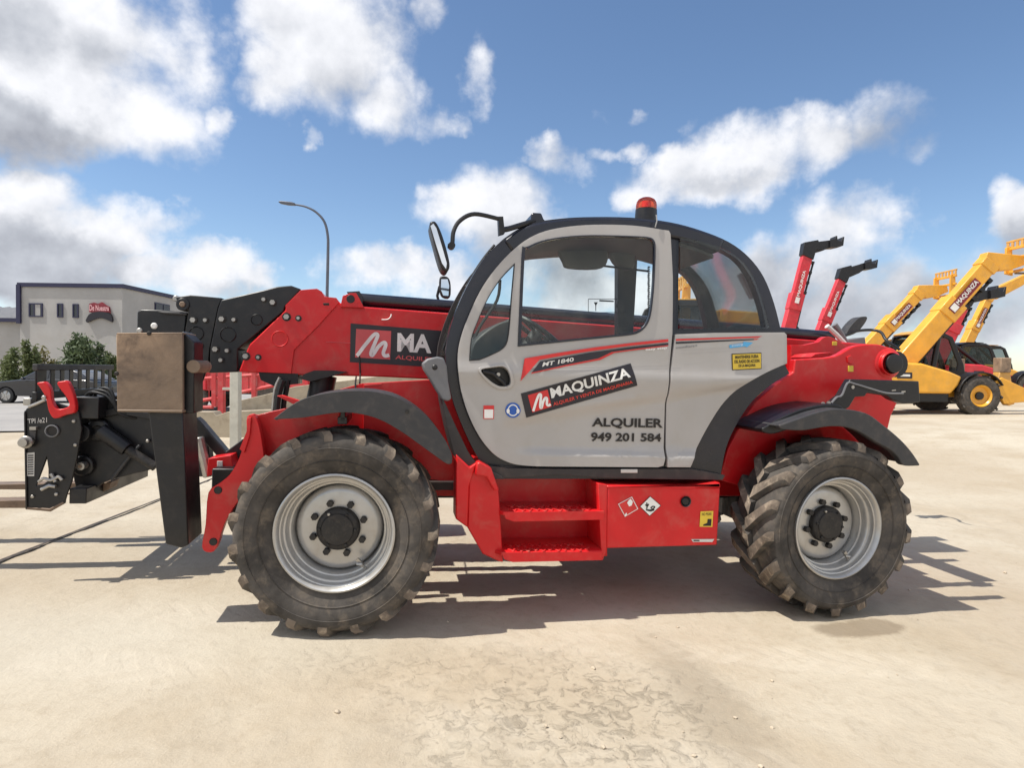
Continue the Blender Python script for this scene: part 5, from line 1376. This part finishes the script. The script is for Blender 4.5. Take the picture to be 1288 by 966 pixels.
# unseen generic cloud round the sky, thickened to make the shade less blue
gen = h.m('MULTIPLY_ADD', h.noise(G, 2.1, 3, .5), 4.0, -1.55)
side = h.mr(h.m('ABSOLUTE', azn), .85, 1.15, -3, 0)
mask = h.m('MAXIMUM', mask, h.m('ADD', gen, side))
mask = h.m('MAXIMUM', mask, -1.5)
def fbm(vec): 
    return h.m('ADD', h.m('MULTIPLY', h.noise(vec, 7.5, 9, .56), 1.0), h.m('MULTIPLY', h.noise(vec, 20, 6, .55), .24))
off = h.n('ShaderNodeVectorMath', operation='ADD'); h.l(G, off.inputs[0]); off.inputs[1].default_value = (-.022, 0, .034)
n1 = fbm(G); n2 = fbm(off.outputs[0])
dens = h.m('ADD', mask, h.m('MULTIPLY', h.m('SUBTRACT', n1, .62), 3.1))
alpha = h.mr(dens, -.22, .85)
lit = h.m('MULTIPLY', h.m('SUBTRACT', n1, n2), 1.5)
B2 = [(30, 175, 110, 45, 1), (60, 320, 130, 50, 1), (30, 350, 120, 40, 1), (110, 60, 60, 40, .35), (430, 110, 70, 40, .3), (15, 40, 70, 50, .5), (1040, 385, 120, 50, .7), (1180, 380, 150, 60, .7), (1265, 325, 50, 40, .8), (300, 372, 80, 20, .4), (620, 320, 60, 40, .4), (720, 345, 60, 50, .8), (930, 350, 90, 50, .7), (920, 222, 110, 18, .35), (1120, 165, 90, 40, .6)]
dark = h.mr(blobs(B2, None), -.25, .8)
val = h.m('ADD', .92, h.m('SUBTRACT', h.m('MULTIPLY', lit, .55), h.m('MULTIPLY', dark, .42)))
val = h.m('MINIMUM', h.m('MAXIMUM', val, .30), 1.0)
cr = h.n('ShaderNodeValToRGB'); el_ = cr.color_ramp.elements
el_[0].position = .3; el_[0].color = (.27, .285, .335, 1); el_[1].position = 1; el_[1].color = (.90, .91, .95, 1); e_ = el_.new(.6); e_.color = (.52, .545, .60, 1)
h.l(val, cr.inputs[0])
hs = h.n('ShaderNodeHueSaturation'); hs.inputs['Saturation'].default_value = 1.06; hs.inputs['Value'].default_value = 1.08; h.l(sky.outputs[0], hs.inputs['Color'])
skym = h.n('ShaderNodeVectorMath', operation='SCALE'); h.l(hs.outputs[0], skym.inputs[0]); skym.inputs['Scale'].default_value = 1.0
cl = h.n('ShaderNodeVectorMath', operation='SCALE'); h.l(cr.outputs[0], cl.inputs[0]); cl.inputs['Scale'].default_value = 8.0
low = h.mr(eln, -.02, .005)
mixc = h.mix(h.m('MULTIPLY', alpha, low), skym.outputs[0], cl.outputs[0])
h.l(mixc, bg.inputs[0]); bg.inputs[1].default_value = .115; h.l(bg.outputs[0], out.inputs[0])

S.view_settings.view_transform = 'Standard'; S.view_settings.look = 'None'; S.view_settings.exposure = .28; S.view_settings.gamma = 1
S.render.engine = 'CYCLES'
S.cycles.use_denoising = True
S.cycles.max_bounces = 8; S.cycles.transparent_max_bounces = 24; S.cycles.caustics_reflective = False; S.cycles.caustics_refractive = False
